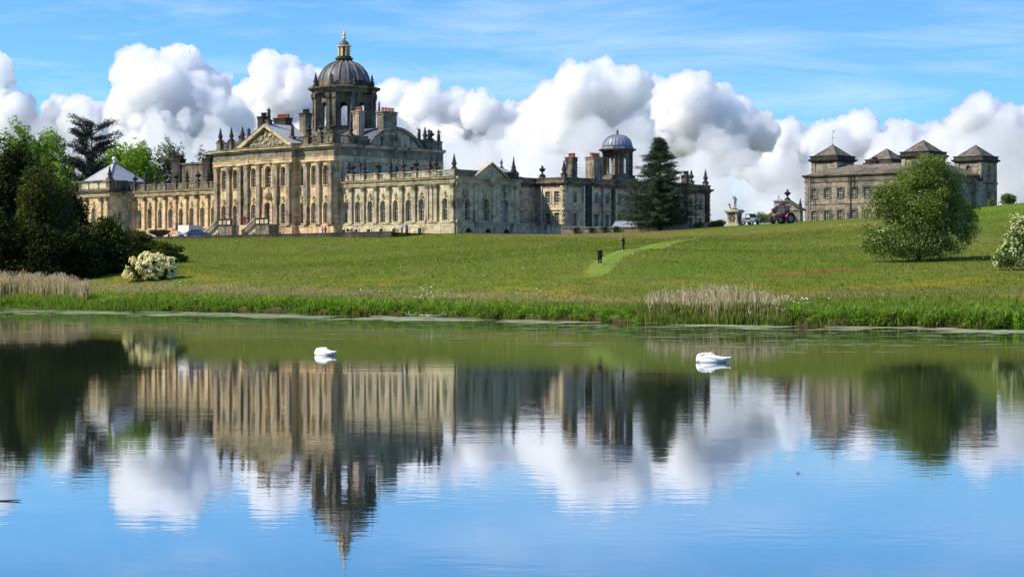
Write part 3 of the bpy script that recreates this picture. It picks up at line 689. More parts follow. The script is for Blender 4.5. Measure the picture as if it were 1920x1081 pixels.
def plinth(path, z1, mat, off=.32, n=4, name='plinth'):
    """rusticated basement courses with sunk joints, then a moulded cap"""
    hh = (z1-.28)/n
    for k in range(n):
        a = k*hh; MB().sweep(path, [(off-.05,a),(off,a+.04),(off,a+hh-.04),(off-.05,a+hh),(-.3,a+hh),(-.3,a)]).build('plinth_course', mat, H)
    MB().sweep(path, [(off-.02,z1-.28),(off+.1,z1-.2),(off+.1,z1-.06),(off-.02,z1),(-.3,z1),(-.3,z1-.28)]).build('plinth_cap', mat, H)
def entab(path, z, hs, mats, proj=.75):
    """architrave, frieze, cornice as three parts; hs are their heights"""
    a, f, c = hs; z1 = z+a; z2 = z1+f; z3 = z2+c
    MB().sweep(path, [(.30,z),(.30,z+a*.45),(.36,z+a*.5),(.36,z+a*.85),(.44,z+a*.9),(.44,z1),(-.3,z1),(-.3,z)]).build('architrave', mats[0], H)
    MB().sweep(path, [(.28,z1),(.28,z2),(-.3,z2),(-.3,z1)]).build('frieze', mats[1], H)
    MB().sweep(path, [(.34,z2),(.44,z2+c*.22),(proj*.9,z2+c*.38),(proj*.9,z2+c*.66),(proj,z2+c*.8),(proj+.08,z3),(-.3,z3),(-.3,z2)]).build('cornice', mats[2], H)
def modillions(path, z, mat, out=.62, step=.62):
    mb = MB()
    for a, b in zip(path[:-1], path[1:]):
        a = Vector(a); b = Vector(b); L = (b-a).length
        if L < 2: continue
        d = (b-a)/L; nn = Vector((d.y,-d.x))
        for k in range(int(L/step)):
            p = a+d*(k+.5)*step + nn*(out-.15); mb.obox((p.x,p.y,z), ((d.x,d.y,0),(nn.x,nn.y,0),(0,0,1)), (.11,.24,.09))
    kind(mb.build('modillions', mat, H), 'stuff')

def house_wings():
    # right wing, front
    wx = [-27.62+3.19*i for i in range(7)]
    W = Wall(H, 0, .4); W.wall(-28.98,-5.97,2.0,8.8,[(x,1.32,2.35,3.78,True) for x in wx], PALE)
    for x in wx: place_window(H,'WA',W.at(x,0,2.35),0,**WA)
    for i in range(8): W.put('pilaster', PIL_W, wx[0]-1.6+3.19*i if i else wx[0]-1.15, 2.05)
    V = Wall(H, 0, 0); V.wall(-5.97,0,2.0,8.8,[(-2.43,1.32,2.35,3.78,True)], PALE); place_window(H,'WA',V.at(-2.43,0,2.35),0,**dict(WA))
    for x in (-5.5,-4.45,-.5): V.put('pilaster', PIL_W, x, 2.05)
    # end wall of the right wing
    E_ = Wall(H, 0, 0, R(90)); ex = (2.83,7.77,12.54)
    E_.wall(0,16.1,2.0,8.8,[(x,1.32,2.35,3.78,True) for x in ex], GREY)
    for i, x in enumerate(ex): place_window(H,'WG%d'%(i==2),E_.at(x,0,2.35),R(90),**dict(WG, blind=.9 if i==2 else 0))
    for x in (.55,5.0,5.95,9.6,10.55,15.55): E_.put('pilaster', PIL_G, x, 2.05)
    p = [(-28.98,.4),(-5.97,.4),(-5.97,0),(0,0),(0,16.1),(-6.9,16.1)]
    plinth(p[:4], 2.05, PALE); plinth([(0.0,-.0),(0,16.1),(-6.9,16.1)], 2.05, GREY)
    entab(p[:4], 8.7, (.32,.38,.38), (PALE,GREY,PALE), .7); entab([(0,0),(0,16.1),(-6.9,16.1)], 8.7, (.32,.38,.38), (GREY,GREY,GREY), .7)
    E_.wall(0,16.1,-.6,2.0,[], GREY,'basement_wall')
    # lunettes and voussoirs in the basement of the end wall, cellar lights in front
    for x in (*ex, 17.2)[:3]:
        m = MB(); mb = MB()
        for k in range(7):
            a0 = math.pi*(k+.06)/7; a1 = math.pi*(k+.94)/7; q = [(math.cos(a)*r, math.sin(a)*r) for r, aa in ((.78,(a0,a1)),(1.45,(a1,a0))) for a in aa]
            mb.prism(q, -.44, 0)
        E_.put('voussoirs', mb.mesh('voussoirs', GREY), x, .25)
        pts = [(.78*math.cos(math.pi*i/10), .78*math.sin(math.pi*i/10)) for i in range(11)]
        E_.put('lunette', MB().prism(pts, -.345, -.2).mesh('lunette', ROOM), x, .25)
    for x in wx:
        mb = MB(); ring(mb, [(-.62,0),(.62,0),(.62,1.25),(-.62,1.25)], [(-.42,.02),(.42,.02),(.42,1.0),(-.42,1.0)], -.46, -.2); mb.prism([(-.14,1.0),(.14,1.0),(.22,1.5),(-.22,1.5)],-.55,-.2)
        c = W.put('cellar_window', mb.mesh('cellar_window', PALE), x, .12); link('pane', MB().box(-.42,.42,-.335,-.3,.02,1.0).mesh('pane', ROOM), c)
    # parapet
    balustrade(H, [(-28.2,.45),(-5.97,.45),(-5.97,.1),(-.1,.1)], 9.78, 1.2, STAINED, solid=.55, seed=4)
    MB().sweep([(-.1,.1),(-.1,16.0),(-6.9,16.0)], [(.12,9.78),(.12,10.7),(.24,10.72),(.24,10.98),(-.3,10.98),(-.3,9.78)]).build('parapet', SOOTY, H)
    ux = (-25.94,-22.96,-19.54,-16.38,-13.12,-10.0,-6.68,-5.0,-.6)
    for i, x in enumerate(ux):
        y = .55 if x < -6 else .3; pedestal(H, x, y, 9.78, 11.05, 0, STAINED); k = (1,2,1,2,0,1,2,0,2)[i]
        link('urn', URNS[k], H, (x,y,11.05), .3*i)
    pedestal(H, -.5, 15.4, 9.78, 11.1, 0, SOOTY); link('urn', URNS[3], H, (-.5,15.4,11.1))
    # small broken pediment over the end wall
    E_.part('pediment', MB().prism([(4.5,9.78),(12.4,9.78),(8.45,12.15)], -.45, .2).prism([(4.2,9.8),(4.2,10.1),(8.45,12.55),(12.7,10.1),(12.7,9.8),(8.45,12.2)], -.85, .2), GREY)
    E_.part('pediment_carving', MB().lathe([(.1,0),(.55,.3),(.7,.9),(.4,1.3),(.15,1.6)],9,(8.45,-.5),8.5), GREY, True)
    MB().box(-28.9,-.3,.6,16.0,9.5,9.77).build('flat_roof', LEAD, H)
    # left wing
    lx = [-90.17+3.235*i for i in range(9)]
    L = Wall(H, 0, .4); L.wall(-91,-61.85,2.0,8.8,[(x,1.32,2.35,3.78,True) for x in lx], HONEY)
    for x in lx: place_window(H,'WH',L.at(x,0,2.35),0,**WH)
    for i in range(9): L.put('pilaster', PIL_H, lx[0]+1.617+3.235*i if i < 8 else -62.35, 2.05)
    p = [(-91,.4),(-61.85,.4)]; plinth(p, 2.05, HONEY); entab(p, 8.7, (.32,.38,.38), (HONEY,GREY,PALE), .7)
    balustrade(H, [(-90.5,.45),(-62,.45)], 9.78, 1.25, SOOTY, solid=.5, seed=8)
    for i, x in enumerate((-88.58,-85.43,-82.08,-78.99,-75.72,-72.48,-69.04,-66.17)):
        pedestal(H, x, .55, 9.78, 11.1, 0, SOOTY); link('urn', URNS[(1,2,0,1,1,2,1,2)[i]], H, (x,.55,11.1), .4*i)
    MB().box(-91,-61.9,.6,14,9.5,9.77).build('flat_roof', LEAD, H)
    MB().add([(-84,3,9.8),(-70,3,9.8),(-70,11,9.8),(-84,11,9.8),(-82,7,12.1),(-72,7,12.1)], [(0,1,5,4),(1,2,5),(2,3,4,5),(3,0,4)]).build('lead_roof', LEADPALE, H)
    for x in lx:
        mb = MB(); ring(mb, [(-.62,0),(.62,0),(.62,1.25),(-.62,1.25)], [(-.42,.02),(.42,.02),(.42,1.0),(-.42,1.0)], -.46, -.2); mb.prism([(-.14,1.0),(.14,1.0),(.22,1.5),(-.22,1.5)],-.55,-.2)
        c = L.put('cellar_window', mb.mesh('cellar_window', HONEY), x, .12); link('pane', MB().box(-.42,.42,-.335,-.3,.02,1.0).mesh('pane', ROOM), c)
    # left pavilion with the pyramid roof
    A = Wall(H, 0, -4.0); A.wall(-101,-91,2.0,9.0,[(-96,1.5,2.6,4.0,True)], HONEY); place_window(H,'WP',A.at(-96,0,2.6),0,**dict(WH,w=1.5,h=4.0,blind=.2))
    for x in (-100.5,-98.4,-93.6,-91.5): A.put('pilaster', PIL_H, x, 2.05)
    B = Wall(H, -91, 0, R(90)); B.wall(-4,.4,2.0,9.0,[(-1.4,1.1,2.4,3.5,True)], PALE); place_window(H,'WQ',B.at(-1.4,0,2.4),R(90),**dict(WA,w=1.1,h=3.5,blind=0))
    p = [(-101,10),(-101,-4),(-91,-4),(-91,.4)]; plinth(p, 2.05, HONEY); entab(p, 8.75, (.32,.42,.42), (HONEY,PALE,SOOTY), .75)
    MB().sweep(p, [(.1,9.9),(.1,10.2),(.02,10.22),(.02,11.6),(.2,11.65),(.2,12.05),(-.35,12.05),(-.35,9.9)]).build('parapet', SOOTY, H)
    for a, b in ((-100,-97.9),(-97.3,-94.7),(-94.1,-92)): A.part('parapet_panel', MB().box(a,b,-.06,0,10.4,11.5), PALE)
    MB().box(-100.7,-91.3,-3.7,9.5,9.6,11.9).build('flat_roof', LEAD, H)
    mb = MB(); mb.add([(-100.6,-3.6,11.95),(-91.4,-3.6,11.95),(-91.4,5.6,11.95),(-100.6,5.6,11.95),(-96,1,15.9)], [(0,1,4),(1,2,4),(2,3,4),(3,0,4)]); rf = mb.build('pyramid_roof', LEADPALE, H)
    for q in ((-100.6,-3.6),(-91.4,-3.6),(-91.4,5.6)): MB().tube((q[0],q[1],12.0),(-96,1,15.95),.09,n=5).build('roof_hip', LEAD, rf)
    MB().lathe([(.35,0),(.25,.3),(.16,.4),(.44,.65),(.5,.85),(.44,1.05),(.1,1.25)],10,(-96,1),15.8).build('ball_finial', WHITE, rf, smooth=True)
    pedestal(H,-91.4,-3.6,12.05,12.3,0,SOOTY); link('urn', URNS[2], H, (-91.4,-3.6,12.3))
    for x, y, w, l, z1, n in ((-78.3,3.2,2.6,1.4,16.7,5),(-69.1,3.2,2.2,1.4,16.5,5)): chimney(H,x,y,9.7,z1,w,l,n,BLACK,BLACK)
    MB().box(-77.0,-70.3,2.8,4.4,9.7,14.7).box(-77.2,-70.1,2.6,4.6,14.7,15.05).build('attic_block', SOOTY, H)
house_wings()

def house_main():
    z0, z1 = 2.0, 13.7
    F_ = Wall(H, 0, -1.2); G = Wall(H, 0, -2.5)
    both = lambda xs, lo=2.4, up=9.3: [(x,1.32,lo,3.78,True) for x in xs]+[(x,1.32,up,3.6,True) for x in xs]
    lxs = (-59.31,-56.05,-52.85); rxs = (-37.48,-34.25,-31.08); pxs = (-49.3,-41.1)
    F_.wall(-61.85,-51.67,z0,z1,both(lxs),HONEY); F_.wall(-38.74,-28.98,z0,z1,both(rxs),HONEY)
    G.wall(-51.67,-38.74,z0,z1,both(pxs)+[(-45.2,1.7,2.2,4.3,True),(-45.2,1.7,9.2,3.9,True)],HONEY)
    for x in lxs+rxs:
        place_window(H,'WM',F_.at(x,0,2.4),0,**dict(WH,blind=.34)); place_window(H,'WU',F_.at(x,0,9.3),0,**WU)
    for x in pxs:
        place_window(H,'WM',G.at(x,0,2.4),0,**dict(WH,blind=.34)); place_window(H,'WU',G.at(x,0,9.3),0,**WU)
    place_window(H,'WC',G.at(-45.2,0,9.2),0,**dict(WU,w=1.7,h=3.9,sur=dict(mat=HONEY,w=.45,p=.2,key=False)))
    # entrance door with its rusticated arch
    dr = place_window(H,'WD',G.at(-45.2,0,2.2),0,**dict(WH,w=1.7,h=4.3,blind=0,sur=dict(mat=HONEY,w=.5,p=.28,key=True))); dr.name = 'entrance_door'
    mb = MB()
    for s in (-1,1):
        for k in range(11): mb.box(-45.2+s*1.1-(.42 if k%2 else .34), -45.2+s*1.1+(.42 if k%2 else .34), -.36, -.01, 2.2+k*.36, 2.2+k*.36+.31)
        for k in range(10): mb.box(-45.2+s*1.35-.2, -45.2+s*1.35+.2, -.3, -.01, 9.2+k*.36, 9.2+k*.36+.3)
    kind(G.part('rusticated_blocks', mb, HONEY), 'stuff')
    G.part('carved_cartouche', MB().lathe([(.1,0),(.6,.3),(.9,.9),(.7,1.4),(.3,1.8),(.1,2.1)],9,(-45.2,-.25),6.9), HONEY, True)
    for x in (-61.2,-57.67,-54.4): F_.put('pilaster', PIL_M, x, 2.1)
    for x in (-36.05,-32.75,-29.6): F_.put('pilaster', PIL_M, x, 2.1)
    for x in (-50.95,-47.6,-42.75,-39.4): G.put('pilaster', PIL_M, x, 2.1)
    # returns and side wall
    S = Wall(H, -38.74, 0, R(90)); S.wall(-2.5,-1.2,z0,z1,[],HONEY)
    T = Wall(H, -28.98, 0, R(90))
    T.wall(-1.2,26.8,z0,z1,[(2.6,1.2,11.3,2.0,True),(5.9,1.5,11.2,2.2,False),(10.2,1.3,11.2,2.1,False),(14.6,1.2,11.2,2.0,True),(18.8,1.2,11.2,2.0,False),(22.6,1.2,11.2,2.0,True)],ATTIC)
    for x, w, h, ar in ((2.6,1.2,2.0,True),(5.9,1.5,2.2,False),(10.2,1.3,2.1,False),(14.6,1.2,2.0,True),(18.8,1.2,2.0,False),(22.6,1.2,2.0,True)):
        place_window(H,'WT%d%d'%(w*10,ar),T.at(x,0,11.25 if w>1.2 else 11.3),R(90),w=w,h=h-.05,arched=ar,cols=2,rows=3,depth=.3,blind=0,sur=dict(mat=PALE,w=.18,p=.08))
    for x in (.2,1.3,24.6,26.3): T.part('pilaster', MB().box(x-.4,x+.4,-.25,0,9.5,z1).box(x-.5,x+.5,-.35,0,12.7,z1-.01), GREY)
    Wall(H,-61.85,0,R(-90)).wall(-26.8,1.2,z0,z1,[],HONEY)
    p = [(-61.85,26.8),(-61.85,-1.2),(-51.67,-1.2),(-51.67,-2.5),(-38.74,-2.5),(-38.74,-1.2),(-28.98,-1.2),(-28.98,26.8)]
    plinth(p[1:7]+[(-28.98,.4)], 2.05, HONEY, .36)
    entab(p, 13.6, (.9,1.4,.75), (HONEY,FRIEZE,GREY), 1.05); modillions(p, 16.12, GREY, .72)  # frieze colour carries cornice shade as well as staining
    # roundels in the frieze of the side wall
    for i, x in enumerate((3.6,7.2,10.6,13.4,17.2,20.9,24.4)):
        pts = lambda r: [(r*math.cos(2*math.pi*k/12), r*math.sin(2*math.pi*k/12)) for k in range(12)]
        mb = MB(); ring(mb, pts(.42), pts(.26), -.36, -.2); r_ = link('roundel', mb.mesh('roundel', PALE if i > 2 else PINK), H, T.at(x,0,15.2), R(90)); link('pane', MB().prism(pts(.26),-.31,-.2).mesh('pane', GLASS if i > 2 else PINK), r_)
    MB().box(-61.5,-29.3,-.8,26.6,16.2,16.62).build('flat_roof', LEAD, H)
    # front balustrade and its figures
    zb = 16.66
    balustrade(H, [(-61.6,8),(-61.6,-1.0),(-51.5,-1.0)], zb, 1.5, SOOTY, solid=.4, seed=3); balustrade(H, [(-38.9,-1.0),(-29.2,-1.0),(-29.2,4)], zb, 1.6, SOOTY, solid=.45, seed=5)
    MB().sweep([(-29.2,4),(-29.2,7.4)], [(.1,zb),(.1,zb+1.4),(.22,zb+1.42),(.22,zb+1.7),(-.3,zb+1.7),(-.3,zb)]).build('parapet', SOOTY, H)
    MB().sweep([(-29.2,20.3),(-29.2,26.6),(-45,26.6)], [(.1,zb),(.1,zb+1.4),(.22,zb+1.42),(.22,zb+1.75),(-.3,zb+1.75),(-.3,zb)]).build('parapet', SOOTY, H)
    for i, (x,y,k) in enumerate(((-60.6,-1,2),(-57.4,-1,2),(-61.6,5,1),(-54.2,-1,2),(-32.6,-1,1),(-29.4,-1,1),(-36.0,-1,0),(-29.2,3.2,2),(-29.3,22.5,2),(-29.3,24.2,1))):
        pedestal(H,x,y,zb,zb+1.7,0,SOOTY); link('urn', URNS[k], H, (x,y,zb+1.7), .5*i)
    for i, (x,y) in enumerate(((-52.4,-1.0),(-39.6,-1.6),(-29.4,26.3),(-29.3,23.6),(-29.3,20.9))):
        pedestal(H,x,y,zb,zb+1.7,0,SOOTY); link('statue', STATUES[i%3], H, (x,y,zb+1.7), R(40))
    # pediment
    ped = [(-52.6,16.68),(-37.8,16.68),(-45.2,20.9)]
    G.part('pediment', MB().prism([(-51.6,16.68),(-38.8,16.68),(-45.2,20.25)], -.35, 4.5), FRIEZE)
    for s in (-1,1):
        a = (-45.2+s*7.5,16.7); q = [(-45.2,20.45),(-45.2,21.0),(a[0],17.0),(a[0]-s*.2,16.68),(-45.2+s*6.2,16.68)]
        G.part('raking_cornice', MB().prism([(-45.2,20.25),(-45.2,20.85),(-45.2+s*7.5,16.98),(-45.2+s*7.5,16.68),(-45.2+s*6.4,16.69)], -1.15, .4), GREY)
        G.part('pediment_roof', MB().add([(-45.2,-1.2,20.88),(-45.2+s*7.6,-1.2,17.0),(-45.2+s*7.6,6.0,17.0),(-45.2,6.0,20.88)],[(0,1,2,3)]).add([(-45.2,-1.2,20.80),(-45.2+s*7.6,-1.2,16.92),(-45.2+s*7.6,6.0,16.92),(-45.2,6.0,20.80)],[(0,1,2,3)]), LEADPALE)
    mb = MB(); rr = random.Random(5)
    for k in range(70):
        x = rr.uniform(-4.4,4.4); zt = 16.9+max(.1,(20.0-16.9)*(1-abs(x)/5.4)-.25)*rr.random()
        mb.lathe([(.05,-.2),(.2+.2*rr.random(),0),(.12,.25),(.03,.4)],6,(-45.2+x,-.38),zt)
    kind(G.part('pediment_carving', mb, PALE, True), 'stuff')
    pedestal(H,-45.2,-2.4,20.7,21.6,0,SOOTY); link('statue', STATUES[0], H, (-45.2,-2.4,21.6), R(40))
    # side segmental pediment with its chimney
    arc = [(7.4+ (20.4-7.4)*i/14, 16.66+3.3*math.sin(math.pi*i/14)**.8) for i in range(15)]
    T.part('segmental_pediment', MB().prism(arc+[(13.9,16.66)], -.3, .4), ATTIC)
    out = [(x+(x-13.9)*.07, z+.42) for x,z in arc]; mb = MB()
    for i in range(14): mb.prism([arc[i],arc[i+1],out[i+1],out[i]], -.85, .4)
    T.part('segmental_cornice', mb, FRIEZE)
    mb = MB(); n = len(out); mb.add([(x,-.8,z+.03) for x,z in out]+[(x,9.5,z+.03) for x,z in out], [(i,i+1,n+i+1,n+i) for i in range(n-1)]); T.part('curved_lead_roof', mb, LEAD)
    T.part('pediment_panel', MB().box(10.3,15.2,-.62,-.29,16.75,18.45), FRIEZE)
    chimney(H,-29.55,12.7,18.4,23.9,1.7,3.5,4,FRIEZE)
    chimney(H,-42.2,4.0,16.6,23.8,1.6,1.6,3,SOOTY,BLACK); chimney(H,-33.0,8.8,16.6,24.0,1.5,1.5,3,PINK)
    chimney(H,-58.6,8,16.6,24.3,1.6,1.6,2,BLACK,BLACK); chimney(H,-53.0,8,16.6,23.7,3.4,1.6,5,BLACK,POT)
house_main()

def house_dome():
    cx, cy = -45.4, 16.85; ap = 5.15; side = 2*ap*math.tan(math.pi/8)
    D = empty('dome', (cx,cy,0), 0, H)
    MB().lathe([(7.2,16.6),(7.2,18.6),(6.7,18.7),(6.7,20.2),(6.3,20.3),(6.3,20.7)],8,(0,0),0,math.pi/8).build('drum_base', SOOTY, D)
    for k in range(8):
        a = k*math.pi/4
        ox, oy = ap*math.sin(a), -ap*math.cos(a)
        W = Wall(D, ox, oy, a); W.wall(-side/2,side/2,20.5,27.6,[(0,1.55,21.3,4.6,True)],SOOTY,'drum_wall',.5)
        d = window_meshes('drum', w=1.55,h=4.6,arched=True,cols=3,rows=6,depth=.4,blind=0,sur=dict(mat=SOOTY,w=.3,p=.18,key=True))
        w = link('drum_window', d['frame'], D, W.at(0,0,21.3), a)
        # corner piers: two pilasters each
        b = a+math.pi/8; px, py = 5.62*math.sin(b), -5.62*math.cos(b)
        P = Wall(D, px, py, b); mb = MB(); mb.box(-1.05,1.05,-.25,.9,20.5,27.55)
        for s in (-1,1):
            mb.box(s*.62-.34,s*.62+.34,-.55,-.24,20.9,26.6); mb.box(s*.62-.42,s*.62+.42,-.63,-.24,20.5,20.9)
            mb.prism([(s*.62-.34,26.6),(s*.62+.34,26.6),(s*.62+.5,27.5),(s*.62-.5,27.5)],-.75,-.24)
        P.part('pier', mb, SOOTY)
        P.put('bust', (URNS[2] if k%2 else STATUES[0]), 0, 28.9, -.15)
        mb = MB(); mb.box(-.7,.7,-.5,.7,28.35,28.9); P.part('bust_pedestal', mb, SOOTY)
    MB().lathe([(5.9,27.55),(6.15,27.6),(6.15,28.0),(6.3,28.05),(6.3,28.25),(6.85,28.4),(6.95,28.7),(6.6,28.72),(5.6,28.9),(5.4,28.9)],32).build('drum_cornice', SOOTY, D)
    MB().lathe([(5.35,28.6),(5.35,29.6),(5.2,29.65),(5.2,29.95),(4.9,30.0)],32).build('attic_ring', SOOTY, D)
    shell = [(4.95*math.cos(t)**.92 if t < 1.5 else .6, 29.4+4.6*math.sin(t)) for t in [i*math.pi/2*.93/14 for i in range(15)]]
    sh = MB().lathe(shell,48).build('dome_shell', LEAD, D, smooth=True)
    rib = plain('gilt_rib', (.26,.22,.15), .5, 0, .35, 2)
    for k in range(16):
        a = 2*math.pi*(k+.5)/16; mb = MB(); ca, sa = math.cos(a), math.sin(a)
        for (r0,h0),(r1,h1) in zip(shell[:-1],shell[1:]):
            mb.obox((ca*(r0+r1)/2, sa*(r0+r1)/2, (h0+h1)/2), ((-sa,ca,0),(ca*(r1-r0),sa*(r1-r0),h1-h0),(ca*(h1-h0),sa*(h1-h0),-(r1-r0))), (.12,math.hypot(r1-r0,h1-h0)/2+.02,.17))
        mb.build('rib', rib, sh)
    MB().lathe([(1.75,33.5),(1.85,33.75),(1.5,33.85),(1.55,34.2),(1.75,34.3),(1.75,34.5),(1.4,34.6),(1.4,34.85)],20).build('lantern_base', BLACK, D)
    lan = MB().lathe([(.72,34.85),(.72,36.7)],8).build('lantern', BLACK, D)
    for k in range(8):
        a = 2*math.pi*(k+.5)/8; MB().obox((1.02*math.cos(a),1.02*math.sin(a),35.75), ((math.cos(a),math.sin(a),0),(-math.sin(a),math.cos(a),0),(0,0,1)), (.16,.2,.95)).build('lantern_pilaster', GOLD, lan)
    MB().lathe([(1.1,36.62),(1.4,36.7),(1.42,36.9),(1.1,36.98)],16).build('lantern_cornice', GOLD, lan)
    MB().lathe([(1.05,36.95),(.95,37.3),(.62,37.75),(.3,37.95)],16).build('lantern_cap', LEAD, lan, smooth=True)
    MB().lathe([(.28,37.9),(.2,38.1),(.42,38.3),(.45,38.45),(.18,38.62),(.16,38.8),(.46,39.0),(.36,39.15),(.14,39.3),(.2,39.5),(.1,39.75),(.02,39.9)],10).build('finial', GOLD, lan, smooth=True)
house_dome()

def house_side():
    # recessed court between the end wall and the long side wing
    a = Wall(H, -6.9, 0, R(90)); a.wall(16.1,28.4,0,9.6,[],PINK)
    for x0, x1, z0, z1 in ((24.6,26.8,5.8,8.6),(24.6,26.8,1.6,4.6)):
        mb = MB(); ring(mb, [(x0,z0),(x1,z0),(x1,z1),(x0,z1)], [(x0+.2,z0+.2),(x1-.2,z0+.2),(x1-.2,z1-.2),(x0+.2,z1-.2)], -.1, .02); a.part('blind_panel', mb, PALE)
    b = Wall(H, 0, 28.4); ops = [(x,1.25,6.15,2.05,False) for x in (-3.77,-1.6)]+[(x,1.25,1.9,2.4,False) for x in (-3.77,-1.6)]
    b.wall(-6.9,0,0,9.6,ops,PINK)
    for x in (-3.77,-1.6): place_window(H,'WS',b.at(x,0,6.15),0,**WS); place_window(H,'WSL',b.at(x,0,1.9),0,**WSL)
    b.part('rain_pipe', MB().tube((-5.2,-.12,0),(-5.2,-.12,9.3),.08,n=6), WHITE)
    c = Wall(H, 0, 0, R(90)); xs = (31.5,37.6,40.7,44.1,47.6,51.1,54.6,58.1,61.6,66.3,69.3)
    c.wall(28.4,72.6,0,9.6,[(x,1.25,6.15,2.05,False) for x in xs]+[(x,1.25,1.9,2.4,False) for x in xs],PINK)
    for x in xs: place_window(H,'WS',c.at(x,0,6.15),R(90),**WS); place_window(H,'WSL',c.at(x,0,1.9),R(90),**WSL)
    for x0, x1 in ((34.4,36.0),(42.0,42.8),(64.2,65.0),(71.0,72.0)): c.part('pier', MB().box(x0,x1,-.34,0,0,9.3), BLACK)
    q = MB().box(-.45,.45,-.16,0,0,.40).mesh('quoin', PALE); q2 = MB().box(-.28,.28,-.16,0,0,.40).mesh('quoin', PALE)
    for x in (28.86,33.9,36.5,43.3,72.1):
        for k in range(21): c.put('quoin', (q if k%2 else q2), x, k*.44+.02)
    for x in (-.47,):
        for k in range(21): b.put('quoin', (q if k%2 else q2), x, k*.44+.02)
    for x in (16.9,23.0,27.9):
        for k in range(21): a.put('quoin', (q if k%2 else q2), x, k*.44+.02)
    for x in (34.0,39.2,64.0,67.8): c.part('rain_pipe', MB().tube((x,-.2,0),(x,-.2,9.3),.09,n=6), (WHITE if x == 34.0 else IRON))
    p = [(-6.9,16.1),(-6.9,28.4),(0,28.4),(0,72.6),(-14,72.6)]
    MB().sweep(p, [(.12,4.75),(.2,4.8),(.2,5.0),(.12,5.05),(-.2,5.05),(-.2,4.75)]).build('string_course', PALE, H)
    MB().sweep(p, [(.1,9.0),(.1,9.35),(.3,9.5),(.6,9.7),(.62,9.95),(-.3,9.95),(-.3,9.0)]).build('cornice', SOOTY, H)
    MB().sweep(p, [(.05,9.96),(.05,10.5),(.16,10.52),(.16,10.75),(-.3,10.75),(-.3,9.96)]).build('blocking_course', SOOTY, H)
    MB().box(-14,-.3,28.8,72.3,9.4,10.1).build('flat_roof', LEAD, H); MB().box(-16,-7.0,16.2,28.9,9.4,10.1).build('flat_roof', LEAD, H)
    for x, k in ((28.9,2),(67.0,0),(71.6,2)): pedestal(H,-.35,x,10.7,11.2,0,SOOTY,.42); link('urn', URNS[k], H, (-.35,x,11.2))
    pedestal(H,-5.4,28.7,10.7,11.0,0,SOOTY,.4); link('urn', URNS[1], H, (-5.4,28.7,11.0))
    mb = MB(); mb.add([(-15.5,20,10.1),(-7.3,20,10.1),(-7.3,28.3,10.1),(-15.5,28.3,10.1),(-11.4,24.2,12.7)],[(0,1,4),(1,2,4),(2,3,4),(3,0,4)]); r = mb.build('pyramid_roof', LEADPALE, H); MB().lathe([(.4,0),(.3,.3),(.12,.5),(.3,.9),(.16,1.2),(.02,1.8)],8,(-11.4,24.2),12.6).build('finial', SOOTY, r, smooth=True)
    chimney(H,-5,36.4,10.0,15.6,1.5,1.5,3,SOOTY); chimney(H,-5.5,43.6,10.0,16.0,2.0,2.6,5,WORN); chimney(H,-4,70,10,13.6,1.2,1.2,2,SOOTY,BLACK)
    for k in range(6):                                       # banded shaft of the narrow stack
        MB().box(-5.85,-4.15,35.55,37.25,11.0+k*.6,11.3+k*.6).build('stack_band', SOOTY, H)
    # cupola
    Q = empty('cupola', (-5.2,50.2,0), 0, H); s = 2.05
    MB().box(-s-.7,s+.7,-s-.7,s+.7,9.9,11.4).box(-s-.35,s+.35,-s-.35,s+.35,11.4,12.0).build('cupola_base', SOOTY, Q)
    for k in range(4):
        an = k*math.pi/2; W = Wall(Q, s*math.sin(an), -s*math.cos(an), an)
        W.wall(-s,s,11.9,16.4,[(0,1.15,12.35,3.15,True)],SOOTY,'cupola_wall',.3)
        d = window_meshes('cup',w=1.15,h=3.15,arched=True,cols=3,rows=6,depth=.26,blind=0,sur=dict(mat=BLACK,w=.24,p=.16,key=False)); w = link('cupola_window', d['frame'], Q, W.at(0,0,12.35), an)
        link('glazing_bars', d['glazing_bars'], w); 
        an += math.pi/4; P = Wall(Q, s*1.30*math.sin(an), -s*1.30*math.cos(an), an); P.part('pier', MB().box(-.75,.75,-.18,.7,11.8,16.3), BLACK)
    MB().lathe([(3.0,16.3),(3.2,16.45),(3.2,16.6),(3.75,16.75),(3.75,17.0),(3.0,17.05),(2.95,17.5)],8,(0,0),0,math.pi/8).build('cupola_cornice', SOOTY, Q)
    MB().lathe([(3.25,17.0),(3.05,17.4),(2.9,17.42)],8,(0,0),0,math.pi/8).build('cupola_skirt', LEAD, Q)
    sh = [(2.85*math.cos(t)**.85, 17.4+2.35*math.sin(t)) for t in [i*math.pi/2*.97/10 for i in range(11)]]
    cd = MB().lathe(sh,32).build('cupola_dome', plain('blue_lead',(.26,.28,.36),.45,0,.3,1.5,.4), Q, smooth=True)
    seam = MB()
    for (r0,h0),(r1,h1) in zip(sh[:-1],sh[1:]): seam.obox(((r0+r1)/2,0,(h0+h1)/2), ((0,1,0),(r1-r0,0,h1-h0),(h1-h0,0,-(r1-r0))), (.05,math.hypot(r1-r0,h1-h0)/2+.02,.05))
    sm = seam.mesh('lead_roll', LEAD)
    for k in range(24): link('lead_roll', sm, cd, (0,0,0), 2*math.pi*k/24)
    MB().lathe([(.4,19.6),(.25,19.9),(.12,20.0),(.28,20.3),(.12,20.55),(.03,20.9)],8).build('finial', BLACK, Q, smooth=True)
    # hidden back walls that close the building
    for x0,x1,y0,y1,z in ((-101,-61.9,13.6,14,9.5),(-61.9,-29,26.5,26.9,16.2),(-29,-7,15.8,16.1,9.5),(-14.2,-13.8,28.5,72.6,9.5),(-16.2,-15.8,16,29,9.5)): MB().box(x0,x1,y0,y1,0,z).build('back_wall', SOOTY, H)
